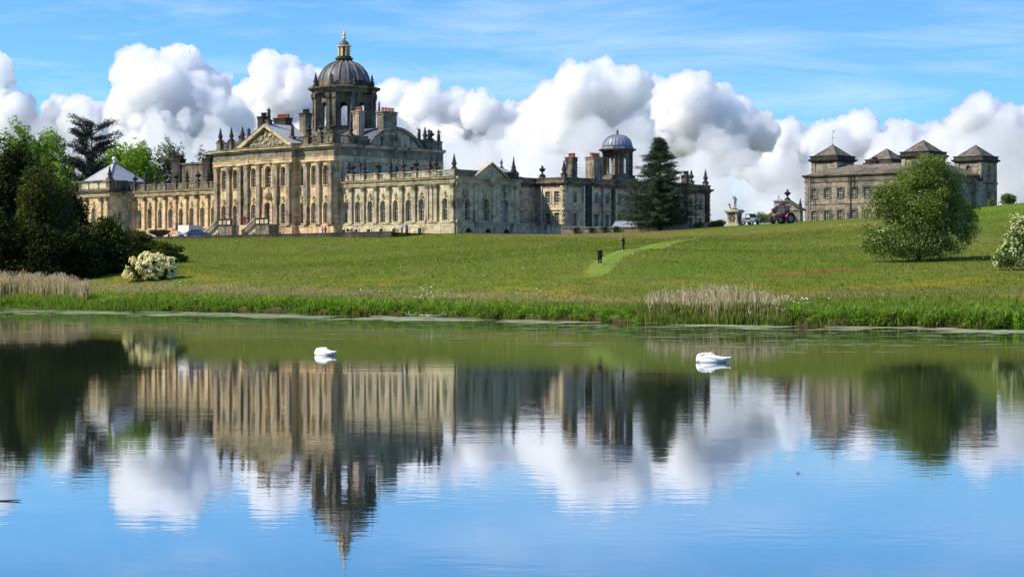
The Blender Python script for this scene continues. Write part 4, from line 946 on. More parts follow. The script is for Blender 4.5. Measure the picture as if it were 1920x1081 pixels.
    MB().box(-101.2,-100.9,9,14,0,9.5).build('back_wall', SOOTY, H); MB().box(-14.2,0,72.3,72.58,0,9.5).build('back_wall', SOOTY, H)
house_side()

def house_terrace():
    T_ = empty('entrance_stair', (0,0,0), 0, H)
    # two flights climbing to the portico door, with stepped parapets
    for s, x0, x1, x2 in ((1,-57.0,-53.4,-49.6),(1,-46.6,-43.0,-39.3)):
        for k in range(7): MB().box(x0+(x1-x0)*k/7, x1, -7.4, -5.4, k*.31, (k+1)*.31).build('step', PALE, T_)
        MB().box(x1,x2,-7.6,-5.2,0,2.2).build('landing', SOOTY, T_)
        for y in (-7.6,-5.2):
            MB().prism([(x0,.1),(x1,2.2),(x1,3.2),(x0,1.0)], y-.16, y+.16).build('stair_parapet', (SOOTY if s else PALE), T_)
            MB().prism([(x0-.1,1.0),(x1,3.2),(x1,3.4),(x0-.1,1.2)], y-.24, y+.24).build('stair_coping', PALE, T_)
        MB().box(x1,x2,-7.76,-7.44,2.2,3.2).box(x1-.05,x2+.05,-7.84,-7.36,3.2,3.4).build('landing_parapet', BLACK, T_)
        for k in range(3): MB().box(x1+.4+k*1.2,x1+1.2+k*1.2,-7.79,-7.5,2.35,3.05).build('parapet_panel', PALE, T_)
    MB().box(-49.6,-43.0,-6.6,-2.6,0,2.2).build('landing', HONEY, T_)
    # terrace retaining wall with a dark hedge-like face
house_terrace()
# ------------------------------------------------------------------ stable court on the hill to the right
WST = dict(w=1.15,h=1.75,arched=False,cols=3,rows=4,depth=.22,blind=.0,sur=dict(mat=SOOTY,w=.32,p=.12))
def build_stables():
    global H
    z0 = 14.4
    S = empty('stable_court', (62,402,z0), R(-42)); tag(S, 'dark stone stable court with four pyramid roofed corner towers on the hill', 'stable block')
    h0 = 9.0                                         # eaves of the ranges
    def tower(cx, cy, zt, wins=True):
        t = empty('tower', (cx,cy,0), 0, S); s = 2.85
        for k in range(4):
            an = k*math.pi/2; W = Wall(t, s*math.sin(an), -s*math.cos(an), an)
            W.wall(-s,s,0,zt,[(0,1.0,9.0,2.3,True),(0,1.0,4.2,1.9,False)] if wins else [], DARKWALL if k != 0 else DARKWALL, 'tower_wall')
            if wins and k in (0,1):
                d = window_meshes('tw',w=1.0,h=2.3,arched=True,cols=2,rows=3,depth=.3,blind=0,sur=dict(mat=DARKWALL,w=.25,p=.1)); w = link('window', d['frame'], t, W.at(0,0,9.0), an)
                for q in ('pane','glazing_bars','surround','sill'): link(q, d[q], w)
                d = window_meshes('tl',w=1.0,h=1.9,arched=False,cols=2,rows=3,depth=.3,blind=0,sur=dict(mat=DARKWALL,w=.25,p=.1)); w = link('window', d['frame'], t, W.at(0,0,4.2), an)
                for q in ('pane','glazing_bars','surround','sill'): link(q, d[q], w)
            for x in (-s+.4,s-.4): W.part('corner_pier', MB().box(x-.42,x+.42,-.14,.1,0,zt), DARKWALL)
        sq = [(-s,-s),(s,-s),(s,s),(-s,s)]
        MB().sweep(sq, [(.16,7.6),(.22,7.65),(.22,7.95),(.16,8.0),(-.2,8.0),(-.2,7.6)], True).build('string_course', SOOTY, t)
        MB().sweep(sq, [(.1,zt-.5),(.2,zt-.3),(.55,zt-.1),(.6,zt+.2),(.25,zt+.22),(.25,zt+.65),(.35,zt+.68),(.35,zt+.85),(-.2,zt+.85),(-.2,zt-.5)], True).build('cornice', BLACK, t)
        r = s-.15; ap = zt+3.0; mb = MB(); mb.add([(-r,-r,zt+.7),(r,-r,zt+.7),(r,r,zt+.7),(-r,r,zt+.7),(0,0,ap)],[(0,1,4),(1,2,4),(2,3,4),(3,0,4)]); rf = mb.build('pyramid_roof', SLATE, t)
        for q in ((-r,-r),(r,-r),(r,r)): MB().tube((q[0],q[1],zt+.74),(0,0,ap+.03),.08,n=5).build('roof_hip', SOOTY, rf)
        return t
    t1 = tower(0,0,12.2,False); tower(20,0,12.2); tower(20,19.5,12.2); tower(0,19.5,12.4,False)
    # weathervane on the first tower
    vt = MB().tube((0,0,15.1),(0,0,18.2),.045,n=5).build('weathervane', LEADPALE, t1)
    MB().box(-.55,.55,-.02,.02,16.5,16.56).box(-.02,.02,-.55,.55,16.6,16.66).build('compass_arms', LEADPALE, vt)
    MB().prism([(-.15,17.7),(.45,17.55),(.45,18.1),(-.15,17.9)],-.015,.015).build('vane_flag', LEADPALE, vt)
    MB().lathe([(.05,0),(.2,.15),(.05,.35)],8,(0,0),15.2).build('vane_ball', LEADPALE, vt, smooth=True)
    # front range with two floors of sash windows
    x0, x1, y = -2.3, 22.5, -6.0
    W = Wall(S, 0, y); xs = [x0+2.05+2.93*i for i in range(8)]
    W.wall(x0,x1,-1.5,h0,[(x,1.15,4.75,1.75,False) for x in xs]+[(x,1.15,.55,1.75,False) for x in xs],DARKWALL)
    for x in xs:
        for z in (.55,4.75):
            d = window_meshes('st',**WST); w = link('window', d['frame'], S, W.at(x,0,z), 0)
            for q in ('pane','glazing_bars','surround','sill'): link(q, d[q], w)
    for x in (x0+.35,): 
        for k in range(20): W.put('quoin', MB().box(-.45 if k%2 else -.3,.45 if k%2 else .3,-.12,0,0,.40).mesh('quoin', DARKWALL), x, -.3+k*.46)
    W.part('string_course', MB().box(x0,x1,-.12,0,3.55,3.85), DARKWALL)
    Wall(S,x1,0,R(90)).wall(y,-3,-1.5,h0,[],DARKWALL); Wall(S,x0,0,R(-90)).wall(3,-y,-1.5,h0,[],DARKWALL)
    p = [(x0,16),(x0,y),(x1,y),(x1,16)]
    MB().sweep(p, [(.1,h0-1.3),(.14,h0-1.1),(.14,h0-.9),(.06,h0-.88),(.06,h0-.35),(.35,h0-.2),(.5,h0),(.5,h0+.2),(-.3,h0+.2),(-.3,h0-1.3)]).build('cornice', SOOTY, S)
    W.part('rain_pipe', MB().tube((8.0,-.16,0),(8.0,-.16,h0-.3),.09,n=6), IRON); W.part('rain_pipe', MB().tube((-1.2,-.16,0),(-1.2,-.16,h0-.3),.07,n=6), LEADPALE)
    MB().add([(x0,y,h0+.2),(x1,y,h0+.2),(x1,3,h0+.2),(x0,3,h0+.2),(x0+4.2,-1.6,h0+2.1),(x1-4,-1.6,h0+2.1)],[(0,1,5,4),(1,2,5),(2,3,4,5),(3,0,4)]).build('hipped_roof', SLATE, S)
    MB().box(x0+.2,x1-.2,3,22,-1.5,h0).build('court_range', DARKWALL, S)
    MB().add([(x0,3,h0+.03),(x1,3,h0+.03),(x1,22,h0+.03),(x0,22,h0+.03),(x0+4,12,h0+2.2),(x1-4,12,h0+2.2)],[(0,1,5,4),(1,2,5),(2,3,4,5),(3,0,4)]).build('hipped_roof', SLATE, S)
    chimney(S, 8.6, 1.2, h0, h0+3.6, 1.3,1.3,2,BLACK,BLACK); chimney(S, 6.3, 19.5, h0+1, h0+6.0, 1.6,1.6,3,SOOTY)
    MB().box(17.0,23.2,14.0,16.6,-1.5,8.0).build('link_wall', DARKWALL, S)
    # small pedimented lodge beside the stables
    L = empty('garden_lodge', (50.9,386,14.2), R(-20)); tag(L, 'small pedimented stone lodge with urns, half hidden behind the red tractor', 'lodge')
    W = Wall(L, 0, 0); W.part('wall', MB().box(-2.2,2.6,0,2.6,-.5,2.2), DARKWALL)
    W.part('pediment', MB().prism([(-2.5,2.2),(2.9,2.2),(.2,4.0)],-.1,2.6), STAINED)
    for s in (-1,1): W.part('raking_cornice', MB().prism([(.2,3.95),(.2,4.3),(.2+s*2.95,2.45),(.2+s*2.95,2.15)],-.35,2.8), SOOTY)
    W.part('door_arch', MB().lathe([(.05,0),(.8,.02),(.8,1.2),(.5,1.6),(.05,1.75)],10,(.9,-.0),0), SOOTY)
    link('urn', URNS[1], L, (.2,.2,4.15)); o = link('urn', URNS[2], L, (2.6,.2,2.5)); o.scale = (.8,.8,.8); L.children[-2].scale = (.75,.75,.75)
    W.part('cupola_box', MB().box(-2.6,-1.2,1.2,2.6,2.0,4.0).box(-2.8,-1.0,1.0,2.8,3.95,4.15).lathe([(1.0,4.15),(.2,4.6),(.1,4.7),(.18,4.95),(.03,5.2)],8,(-1.9,1.9)), LEADPALE)
    W.part('lean_to_roof', MB().prism([(-5.6,.0),(-2.2,0),(-2.2,2.2),(-2.6,2.2)],.3,2.4), SLATE)
build_stables()
# ------------------------------------------------------------------ trees and shrubs
def leaf_cloud(P, size, g, asp=.55, N=None, up=.0):
    """one small bent quad per point; returns V,F"""
    n = len(P); d = g.normal(0,1,(n,3)); 
    if N is not None: d = d*.75 + N
    d[:,2] += up; d /= np.linalg.norm(d,axis=1,keepdims=True)+1e-9
    a = np.cross(d, g.normal(0,1,(n,3))); a /= np.linalg.norm(a,axis=1,keepdims=True)+1e-9; b = np.cross(d,a)
    s = (size*g.uniform(.6,1.35,n))[:,None]; V = np.empty((n,4,3)); V[:,0] = P-a*s; V[:,1] = P-b*s*asp; V[:,2] = P+a*s; V[:,3] = P+b*s*asp+d*s*.15
    i = np.arange(n)*4; return V.reshape(-1,3), np.stack([i,i+1,i+2,i+3],1)
def branches(g, base, top, r0, forks, spread, mb, depth=2):
    """tapered trunk with limbs; returns limb ends"""
    ends = []
    def limb(a, d, L, r, k):
        p = Vector(a); seg = 4; dd = Vector(d).normalized()
        for i in range(seg):
            q = p + dd*(L/seg); r1 = r*(1-.16*(i+1)/1.0*.9) if i < seg-1 else r*.45; mb.tube(p,q,r*(1-.14*i),max(.02,r*(1-.14*(i+1))),6,False); p = q
            dd = (dd + Vector(g.normal(0,.13,3)) + Vector((0,0,.05))).normalized()
            if k > 0 and i >= 1:
                for _ in range(forks):
                    t = Vector((g.normal(0,spread),g.normal(0,spread),g.uniform(.2,.8))); limb(p, (dd*.6+t).normalized(), L*g.uniform(.3,.48), r*(1-.14*(i+1))*.55, k-1)
        ends.append((p.x,p.y,p.z))
    limb(base, Vector(top)-Vector(base), (Vector(top)-Vector(base)).length, r0, depth); return ends
BARK = plain('bark', (.085,.065,.05), .95, 0, .4, 5)
def crown_points(g, lobes, n, shell=.5):
    """points in lobes (cx,cy,cz,rx,ry,rz), denser towards the shells and with empty pockets; also outward normals"""
    w = np.array([l[3]*l[4]*l[5] for l in lobes])**.72; w /= w.sum(); P = []; N = []
    for l, q in zip(lobes, w):
        m = int(n*q)+1; d = g.normal(0,1,(m,3)); d /= np.linalg.norm(d,axis=1,keepdims=True); r = g.uniform(0,1,m)**(shell)
        k = 1+.22*np.sin(d[:,0]*5+l[0]*3)*np.cos(d[:,2]*6+l[2]*2)+.1*np.sin(d[:,1]*11+l[1]*5)
        P.append(np.array(l[:3])+d*(r*k)[:,None]*np.array(l[3:6])); N.append(d)
    return np.concatenate(P), np.concatenate(N)
def lobed(g, c, R3, n, jitter=.62, size=(.3,.5)):
    """random lobes filling an ellipsoid"""
    L = []
    for _ in range(n):
        d = g.normal(0,1,3); d /= np.linalg.norm(d); r = g.uniform(.35,1)**.6*jitter; s = g.uniform(*size)
        L.append((c[0]+d[0]*r*R3[0], c[1]+d[1]*r*R3[1], c[2]+d[2]*r*R3[2], R3[0]*s, R3[1]*s, R3[2]*s*g.uniform(.75,1.1)))
    return L
def pocket(P, sc, th, seed):
    a = fbm(P[:,0]*sc+P[:,2]*sc*.7, P[:,2]*sc+P[:,1]*sc*.6, seed, 3); return a > th
def tree(name, label, cat, loc, lobes, n, leaf, mat, seed, trunk=None, group=None, sparse=.0, up=.25, asp=.55, shell=.45, flowers=None):
    g = np.random.default_rng(seed); t = empty(name, loc); tag(t, label, cat, group)
    if trunk:
        mb = MB(); branches(g, (0,0,-.3), (trunk.get('lean',0),0,trunk['h']), trunk['r'], trunk.get('forks',2), trunk.get('spread',.55), mb, trunk.get('depth',2)); mb.build('trunk', trunk.get('mat',BARK), t)
    P, N = crown_points(g, lobes, n, shell); k = P[:,2] > .12; P = P[k]; N = N[k]
    if sparse > 0: k = pocket(P, .55, sparse, seed); P = P[k]; N = N[k]
    V, F = leaf_cloud(P, leaf, g, asp, N*.5, up); link('crown', np_mesh('crown', V, F, mat), t)
    if flowers:
        fn, fs, fm, zmax = flowers[:4]; P, N = crown_points(g, lobes, fn, .08); k = (P[:,2] > .2)&(P[:,2]+g.normal(0,1.2,len(P)) < zmax); P = P[k]; N = N[k]
        k = pocket(P, .9, .44 if len(flowers) < 5 else .3, seed+9); P = P[k]; N = N[k]
        if len(flowers) > 4:                                   # round trusses of many florets
            m = flowers[4]; P = np.repeat(P,m,0); N = np.repeat(N,m,0); d = g.normal(0,1,P.shape); d /= np.linalg.norm(d,axis=1,keepdims=True); N = d*.8+N*.7; P = P+d*.15
        V, F = leaf_cloud(P+N*.06, fs, g, .8, N*2.2, .5); kind(link('blossom', np_mesh('blossom', V, F, fm), t), 'stuff')
    return t
def px_at(x, y, Y): return ((x-960)/3900*Y, Y, 3+(530-y)*Y/3900)

YEW = leaf_mat('yew_needles', None, (.010,.018,.006), (.045,.056,.012), .15, .5, .06)
LAUREL = leaf_mat('laurel_leaves', None, (.020,.034,.008), (.115,.125,.022), .25, .5, .1)
FRESH = leaf_mat('fresh_green_leaves', None, (.13,.22,.028), (.23,.35,.05), .45, .35, .2)
BRIGHT = leaf_mat('bright_lime_leaves', None, (.17,.27,.018), (.29,.43,.04), .45, .35, .2)
GREYLEAF = leaf_mat('greyish_young_leaves', None, (.13,.15,.07), (.21,.23,.11), .35, .4, .2)
PINE = leaf_mat('dark_pine_needles', None, (.014,.018,.016), (.035,.042,.032), .1, .6, .2)
CEDAR = leaf_mat('cedar_needles', None, (.022,.040,.024), (.080,.11,.052), .2, .7, .2)
THORN = leaf_mat('hawthorn_leaves', None, (.10,.145,.024), (.25,.31,.065), .45, .55, .3)
ELDER = leaf_mat('elder_leaves', None, (.07,.12,.02), (.14,.20,.04), .3, .6, .3)
BOXG = leaf_mat('box_leaves', None, (.04,.09,.012), (.11,.19,.03), .25, 1.5, .3)
CREAM = leaf_mat('cream_flowers', None, (.84,.73,.38), (.94,.87,.58), .3, .9, .1)
MAY = leaf_mat('may_blossom', None, (.36,.40,.22), (.60,.62,.42), .25, .9, .1)

def build_trees():
    # dark yews on the left bank
    def yew(x, ytop, hw, Y, label, mat, seed, n=17000, ybase=522, leaf=.20):
        X = (x-960)/3900*Y; z0 = gz(X,Y); k = Y/3900; h = 3+(530-ytop)*k-z0; w = hw*k
        g = np.random.default_rng(seed); L = lobed(g,(0,0,h*.5),(w,w*.9,h*.5),16,.66,(.34,.55))+[(0,0,h*.66,w*.5,w*.5,h*.34)]
        L += [(math.cos(a)*w*.75,math.sin(a)*w*.6,h*.16,w*.42,w*.4,h*.2) for a in (0.2,1.3,2.6,3.6,4.6,5.5)]
        tree('yew_tree', label, 'tree', (X,Y,z0), L, n, leaf, mat, seed, dict(h=h*.6,r=.35,forks=2), 'dark evergreens on the left bank', up=.35, shell=.38)
    yew(8,250,78,282,'tallest dark yew at the left edge of the photo',YEW,11,36000)
    yew(-70,300,70,276,'dark yew cut off by the left edge of the photo',YEW,12,12000)
    yew(82,298,60,272,'dark yew with olive top behind the left reed bed',LAUREL,13,28000)
    yew(-5,385,60,266,'low black green yew directly behind the left reeds',YEW,14,14000)
    yew(128,352,46,276,'middle dark yew stepping down towards the house',YEW,15,16000)
    yew(70,410,62,266,'broad shadowy yew base behind the reeds with white blossom specks',YEW,16,14000)
    yew(150,415,50,268,'shadowy evergreen just left of the pale rhododendron',YEW,17,12000)
    yew(195,402,48,290,'sunlit olive laurel in front of the pyramid roofed pavilion',LAUREL,18,15000)
    yew(248,430,44,300,'olive laurel bush below the left wing windows',LAUREL,19,12000)
    yew(300,452,46,292,'low dark bush spreading behind the pale rhododendron',LAUREL,20,11000)
    yew(205,452,40,272,'dark shrub filling the gap left of the rhododendron',YEW,21,9000)
    # pale yellow rhododendron
    X, Y = (281-960)/3900*258, 258; z0 = gz(X,Y); L = [(0,0,1.5,2.4,2.0,1.75),(-1.6,-.2,1.0,1.5,1.4,1.25),(1.6,0,1.35,1.6,1.5,1.5),(.2,.2,2.2,1.7,1.5,1.2),(-2.3,-.4,.6,.9,.9,.75)]
    tree('rhododendron', 'domed rhododendron covered in pale yellow flowers by the dark yews', 'bush', (X,Y,z0), L, 7000, .14, LAUREL, 31, dict(h=1.5,r=.12), flowers=(900,.11,CREAM,9,16))
    # background trees behind the left pavilion
    def back(name, label, x, ytop, hw, Y, mat, seed, n, leaf, sparse, low=.12, bare=False):
        X = (x-960)/3900*Y; z0 = 11.2; k = Y/3900; h = 3+(530-ytop)*k-z0; w = hw*k; g = np.random.default_rng(seed)
        L = lobed(g,(0,0,h*(.5+low*.5)),(w,w*.8,h*(.5-low*.5)),22,.72,(.26,.44))
        tree(name, label, 'tree', (X,Y,z0), L, n, leaf, mat, seed, dict(h=h*.62,r=.4,forks=2,depth=2,spread=.6), 'park trees behind the left wing', sparse, up=.3, shell=.35)
    back('beech_tree','fresh green round topped tree behind the dark yews at far left',64,212,74,455,FRESH,41,24000,.30,.40)
    back('beech_tree','bright lime green tree behind the left pyramid roof',240,240,72,470,BRIGHT,42,24000,.30,.36)
    back('ash_tree','thin greyish tree with gaps right of the lime green tree',318,262,44,475,GREYLEAF,43,11000,.26,.42)
    back('ash_tree','small grey green tree behind the left wing chimneys',372,276,40,480,GREYLEAF,44,11000,.26,.40)
    back('lime_tree','low lime green tree between the yews and the black pine',128,292,40,450,BRIGHT,45,9000,.3,.40,.2)
    back('lime_tree','mid green tree hidden mostly behind the black pine',190,285,42,490,FRESH,46,9000,.3,.40,.2)
    back('lime_tree','mid green tree filling the gap above the left wing balustrade',285,286,46,500,FRESH,47,13000,.3,.38,.1)
    back('beech_tree','dark green tree between the far left beech and the black pine',118,272,32,465,leaf_mat('deep_green_leaves',None,(.03,.06,.014),(.07,.11,.03),.3,.4,.15),48,9000,.28,.36,.1)
    # black pine: open, flat layered crown
    X, Y = (170-960)/3900*440, 440; h = 3+(530-216)*440/3900-11.2; g = np.random.default_rng(51)
    t = empty('pine_tree',(X,Y,11.2)); tag(t,'tall black pine with open ragged layered crown behind the pavilion','tree')
    mb = MB(); mb.tube((0,0,-.3),(.4,0,h*.55),.4,.24,8); mb.tube((.4,0,h*.55),(.1,0,h*.93),.24,.06,8); mb.tube((.3,0,h*.5),(-2.6,0,h*.86),.17,.05,6); P = []
    for i in range(46):
        z = h*g.uniform(.42,.98); a = g.uniform(0,6.28); L = (8.4*(1-.5*abs(z/h-.74)/.3))*g.uniform(.5,1); e = Vector((math.cos(a)*L, math.sin(a)*L*.7, z+g.uniform(-.6,2.4)))
        s = Vector((.25,0,z-1.2)); m = (s+e)/2+Vector((0,0,-.25)); mb.tube(s,m,.13,.09,5,False); mb.tube(m,e,.09,.03,5,False)
        for q in np.linspace(.35,1,6):
            c = np.array(s*(1-q)+e*q); k = int(100*(1-.3*q)); P.append(c+g.normal(0,1,(k,3))*np.array([.48,.45,.26])+np.array([0,0,.15]))
    P.append(np.array([-.6,0,h*.40])+g.normal(0,1,(11000,3))*np.array([2.7,2.2,h*.13]))
    mb.build('trunk', plain('pine_bark',(.05,.04,.035),.9), t); V, F = leaf_cloud(np.concatenate(P), .19, g, .35, None, .3); link('crown', np_mesh('crown',V,F,PINE), t)
    # cedar in front of the side wing: tiered sprays
    X, Y = (1237-960)/3900*352, 352; z0 = gz(X,Y); h = 3+(530-258)*352/3900-z0; g = np.random.default_rng(52)
    t = empty('cedar_tree',(X,Y,z0)); tag(t,'dark conical cedar with drooping tiers in front of the side wing','tree'); mb = MB(); mb.tube((0,0,-.3),(0,0,h*.97),.42,.05,8); P = []; N = []
    tiers = 30
    for i in range(tiers):
        f = (i+.4)/tiers; z = h*(.04+.93*f)+g.normal(0,.12); R0 = 7.1*(1-f)**.70*g.uniform(.62,1.15)+.3
        if f < .12: R0 *= .85
        nb = int(8+6*(1-f)); a0 = g.uniform(0,6.28)
        for b in range(nb):
            a = a0+6.28*b/nb+g.normal(0,.2); L = R0*g.uniform(.6,1.12)*(1.22 if math.cos(a) < 0 and f < .5 else 1); e = Vector((math.cos(a)*L, math.sin(a)*L, z+L*g.uniform(-.06,.22)+.1+g.normal(0,.2))); s = Vector((0,0,z+g.uniform(-.3,.3))); mb.tube(s,e,.08*(1-f)+.02,.015,4,False)
            for q in np.linspace(.3,1.0,7):
                c = np.array(s*(1-q)+e*q); k = int((26+18*(1-f))*(.5+.6*q)); P.append(c+g.normal(0,1,(k,3))*np.array([.36,.36,.17])*(1.25-.5*q)+np.array([0,0,-.05*q]))
    P = np.concatenate(P); mb.build('trunk', BARK, t); V, F = leaf_cloud(P, .135, g, .4, None, .9); link('crown', np_mesh('crown',V,F,CEDAR), t)
    # big hawthorn on the slope to the right
    X, Y = (1722-960)/3900*216, 216; z0 = gz(X,Y); g = np.random.default_rng(53)
    L = [(0,0,5.2,3.6,3.2,3.6),(.6,0,8.2,2.7,2.4,2.4),(1.5,-.2,9.6,1.7,1.5,1.35),(-2.2,0,6.2,2.3,2.0,2.3),(-3.9,.2,4.6,1.7,1.7,2.4),(-2.6,-.4,2.2,2.6,2.2,2.0),(-4.2,-.2,2.2,1.5,1.4,1.5),(2.8,0,3.2,2.6,2.2,2.8),(4.4,.2,3.4,1.5,1.5,2.0),(1.6,-.5,1.8,2.8,2.2,1.7),(-.8,-.6,1.6,2.6,2.2,1.5),(2.6,.4,6.4,1.9,1.8,2.3),(-5.2,0,1.4,.6,.6,.5),(5.0,.2,5.0,.9,.9,1.1),(-1.0,.3,8.6,1.6,1.5,1.6),(3.0,.1,8.3,1.5,1.4,1.6),(1.2,0,10.2,1.9,1.7,1.0),(3.4,-.2,5.6,1.7,1.6,1.9),(-3.3,0,7.0,1.4,1.3,1.4)]
    L += lobed(g,(0,0,5.2),(4.6,3.6,5.0),26,.86,(.12,.24)); L = [(a*1.09,b,c,d*1.05,e,f) for a,b,c,d,e,f in L]
    tree('hawthorn_tree','large rounded hawthorn with white may blossom on the slope before the stables','tree',(X,Y,z0),L,72000,.105,THORN,54,dict(h=5.5,r=.3,forks=3,spread=.75),up=.35,shell=.42,sparse=.33,flowers=(6500,.075,MAY,5.5))
    # elder in flower at the right edge
    X, Y = (1935-960)/3900*200, 200; z0 = gz(X,Y); g = np.random.default_rng(55)
    L = [(0,0,2.6,2.6,2.2,2.5),(-1.8,-.2,1.5,1.7,1.6,1.4),(-2.9,-.3,.9,1.0,1.0,.8),(1.8,0,3.2,2.4,2.2,2.4),(-.6,.2,4.0,1.6,1.5,1.4),(2.6,.3,4.6,2,1.8,1.5)]
    tree('elder_bush','elder bush in pale cream flower at the right edge of the photo','bush',(X,Y,z0),L,17000,.11,ELDER,56,dict(h=2.4,r=.15),up=.4,flowers=(7000,.10,leaf_mat('elder_flower',None,(.46,.50,.20),(.70,.71,.40),.25,.9,.1),9))
    # small shrubs on the skyline and along the terrace
    def shrub(x, y, Y, r, label, mat, seed, n=1400, leaf=.09, z0=None, name='shrub', group=None, sy=1.0):
        X = (x-960)/3900*Y; z = gz(X,Y) if z0 is None else z0; g = np.random.default_rng(seed)
        tree(name,label,'shrub',(X,Y,z),lobed(g,(0,0,r*.6*sy),(r,r,r*.6*sy),7,.6,(.4,.6))+[(0,0,r*.35*sy,r*.8,r*.8,r*.4*sy)],n,leaf,mat,seed,dict(h=r*.5,r=.05,forks=1,depth=1),group)
    shrub(1890,372,322,1.5,'dark shrub on the skyline right of the stables',ELDER,61,2600,.13)
    shrub(1428,405,352,1.9,'straggly shrub between the grey utility vehicle and the tractor',ELDER,62,1500,.12)
    shrub(1348,418,352,1.2,'low green shrub left of the statue pedestal',BOXG,63,900,.1)
    shrub(1310,420,351,1.1,'low shrub on the garden wall right of the cedar',BOXG,64,900,.1)
    shrub(1860,398,318,1.0,'small pale shrub on the crest behind the hawthorn',ELDER,65,700,.1)
    for i, x in enumerate((386,405,437,447,462,474,489,508,516)):
        u = None; Y = 389.5-(x-386)*.098
        shrub(x,440,Y-2.2,(.62 if i not in (1,5) else .8),('tiny' if i not in (1,5) else 'rounded')+' clipped box bush, %s from the left along the terrace wall' % ('first second third fourth fifth sixth seventh eighth ninth'.split()[i]),BOXG,70+i,420,.085,None,'box_bush','clipped box bushes along the terrace wall',1.25)
build_trees()
# ------------------------------------------------------------------ terrace, walls, small structures
def on_house(u, d): return (_HC[0]+_HU[0]*u+_HI[0]*d, _HC[1]+_HU[1]*u+_HI[1]*d)
GRAVEL = plain('gravel', (.34,.29,.22), .95, 0, .25, 6)
def build_walls():
    p = [on_house(*q) for q in ((-96,-11),(-3.4,-11),(-3.4,-.6),(-28,-.6),(-96,-.6))]
    kind(MB().add([(x,y,11.43) for x,y in p],[(0,1,2,3,4)]).build('gravel_terrace', GRAVEL), 'structure')
    # low dark wall along the terrace edge
    a = on_house(-75,-11.2); t = empty('terrace_wall', (a[0],a[1],11.0), R(-42)); tag(t, 'low dark stone wall edging the lawn below the house front', 'wall')
    L = 71.0; n = 24
    for k in range(n):
        MB().box(k*L/n+.015,(k+1)*L/n-.015,-.25,.25,-1.2,.52).build('wall_block', BLACK, t); MB().box(k*L/n+.01,(k+1)*L/n-.01,-.32,.32,.523,.66).build('coping_stone', BLACK, t)
    # garden wall before the side wing, with climbers
    t = empty('garden_wall', (8.3,352.5,11.4), 0); tag(t, 'low pinkish rubble garden wall with climbers left and right of the cedar', 'wall'); rr = random.Random(3)
    x = 0.0; k = 0
    while x < 30.5:
        w = rr.uniform(1.1,1.7); zb = gz(8.3+x, 352.5)-11.4; zt = max(.95, zb+.85)
        MB().box(x,x+w-.02,-.2,.2,-1.0,zt).build('wall_section', PINK, t); MB().box(x-.02,x+w-.03,-.28,.28,zt+.003,zt+.13).build('coping_stone', PALE, t); x += w; k += 1
    g = np.random.default_rng(5)
    for i, (xx, lab) in enumerate(((2.6,'first climber from the left'),(5.2,'second climber from the left'),(7.4,'third climber from the left'),(9.4,'fourth climber, nearest left of the cedar'),(25.6,'climber right of the cedar'))):
        P = np.stack([g.normal(0,.32,420), g.uniform(-.14,.02,420)-.24, g.uniform(.0,1.15,420)],1); V, F = leaf_cloud(P,.07,g,.7)
        o = link('climbing_plant', np_mesh('climbing_plant',V,F,LAUREL), None, (8.3+xx,352.5,gz(8.3+xx,352.3))); tag(o, lab+' on the pinkish garden wall', 'climber', 'climbers on the garden wall')
    # dark terrace wall joining the end wall to the side wing
    MB().box(-.4,.34,16.5,28.2,-.8,1.9).box(-.5,.44,16.45,28.25,1.903,2.1).build('court_wall', GREY, HOUSE)
    r = empty('court_railing', (0,0,0), 0, HOUSE)
    for k in range(7): MB().tube((0,25+k*.45,2.1),(0,25+k*.45,3.0),.03,n=5).build('railing_bar', IRON, r)
    MB().tube((0,24.9,3.0),(0,27.9,3.0),.04,n=5).build('handrail', IRON, r)
    # glasshouse roof left of the cedar
    t = empty('glasshouse', (17.2,361,11.5), R(-18)); tag(t, 'small white glasshouse roof showing left of the cedar trunk', 'glasshouse')
    MB().box(0,4.4,0,3.0,0,.7).build('base_wall', PINK, t)
    for k in range(8):
        x = k*.62; MB().obox((x,1.5,1.55),((1,0,0),(0,3.0,1.4),(0,-1.4,3.0)),(.05,1.75,.05)).build('glazing_bar', LEADPALE, t)
        if k < 7: MB().obox((x+.31,1.5,1.52),((1,0,0),(0,3.0,1.4),(0,-1.4,3.0)),(.26,1.72,.012)).build('pane', plain('greenhouse_glass',(.30,.34,.37),.1,0,.15,1,.6) if k == 0 else bpy.data.materials['greenhouse_glass'], t)
    # planter bowl and hedge on the terrace, left
    x, y = on_house(-69.5,-8.5); t = empty('planter_bowl',(x,y,11.43)); tag(t,'wide dark stone bowl planted with grass before the left wing','planter')
    MB().lathe([(.9,0),(.9,.2),(.6,.3),(.7,.5),(1.7,.9),(2.05,1.3),(2.1,1.45),(1.95,1.45),(1.8,1.2)],24).build('bowl', BLACK, t, smooth=True)
    g = np.random.default_rng(8); q = g.uniform(0,6.28,900); rr_ = 1.85*np.sqrt(g.uniform(0,1,900)); P = np.stack([np.cos(q)*rr_,np.sin(q)*rr_,1.42+g.uniform(0,.18,900)],1); V, F = leaf_cloud(P,.12,g,.4,None,.2); kind(link('planting', np_mesh('planting',V,F,BOXG), t),'stuff')
    x, y = on_house(-82,-9); t = empty('clipped_hedge',(x,y,11.43),R(-42)); tag(t,'clipped dark hedge block before the left pavilion','hedge'); n = 5200
    f = g.integers(0,3,n); P = np.stack([g.uniform(-3.2,3.2,n),g.uniform(-.6,.6,n),g.uniform(0,1.35,n)],1); P[f==0,1] = np.sign(P[f==0,1])*.6; P[f==1,2] = 1.35; P[f==2,0] = np.sign(P[f==2,0])*3.2
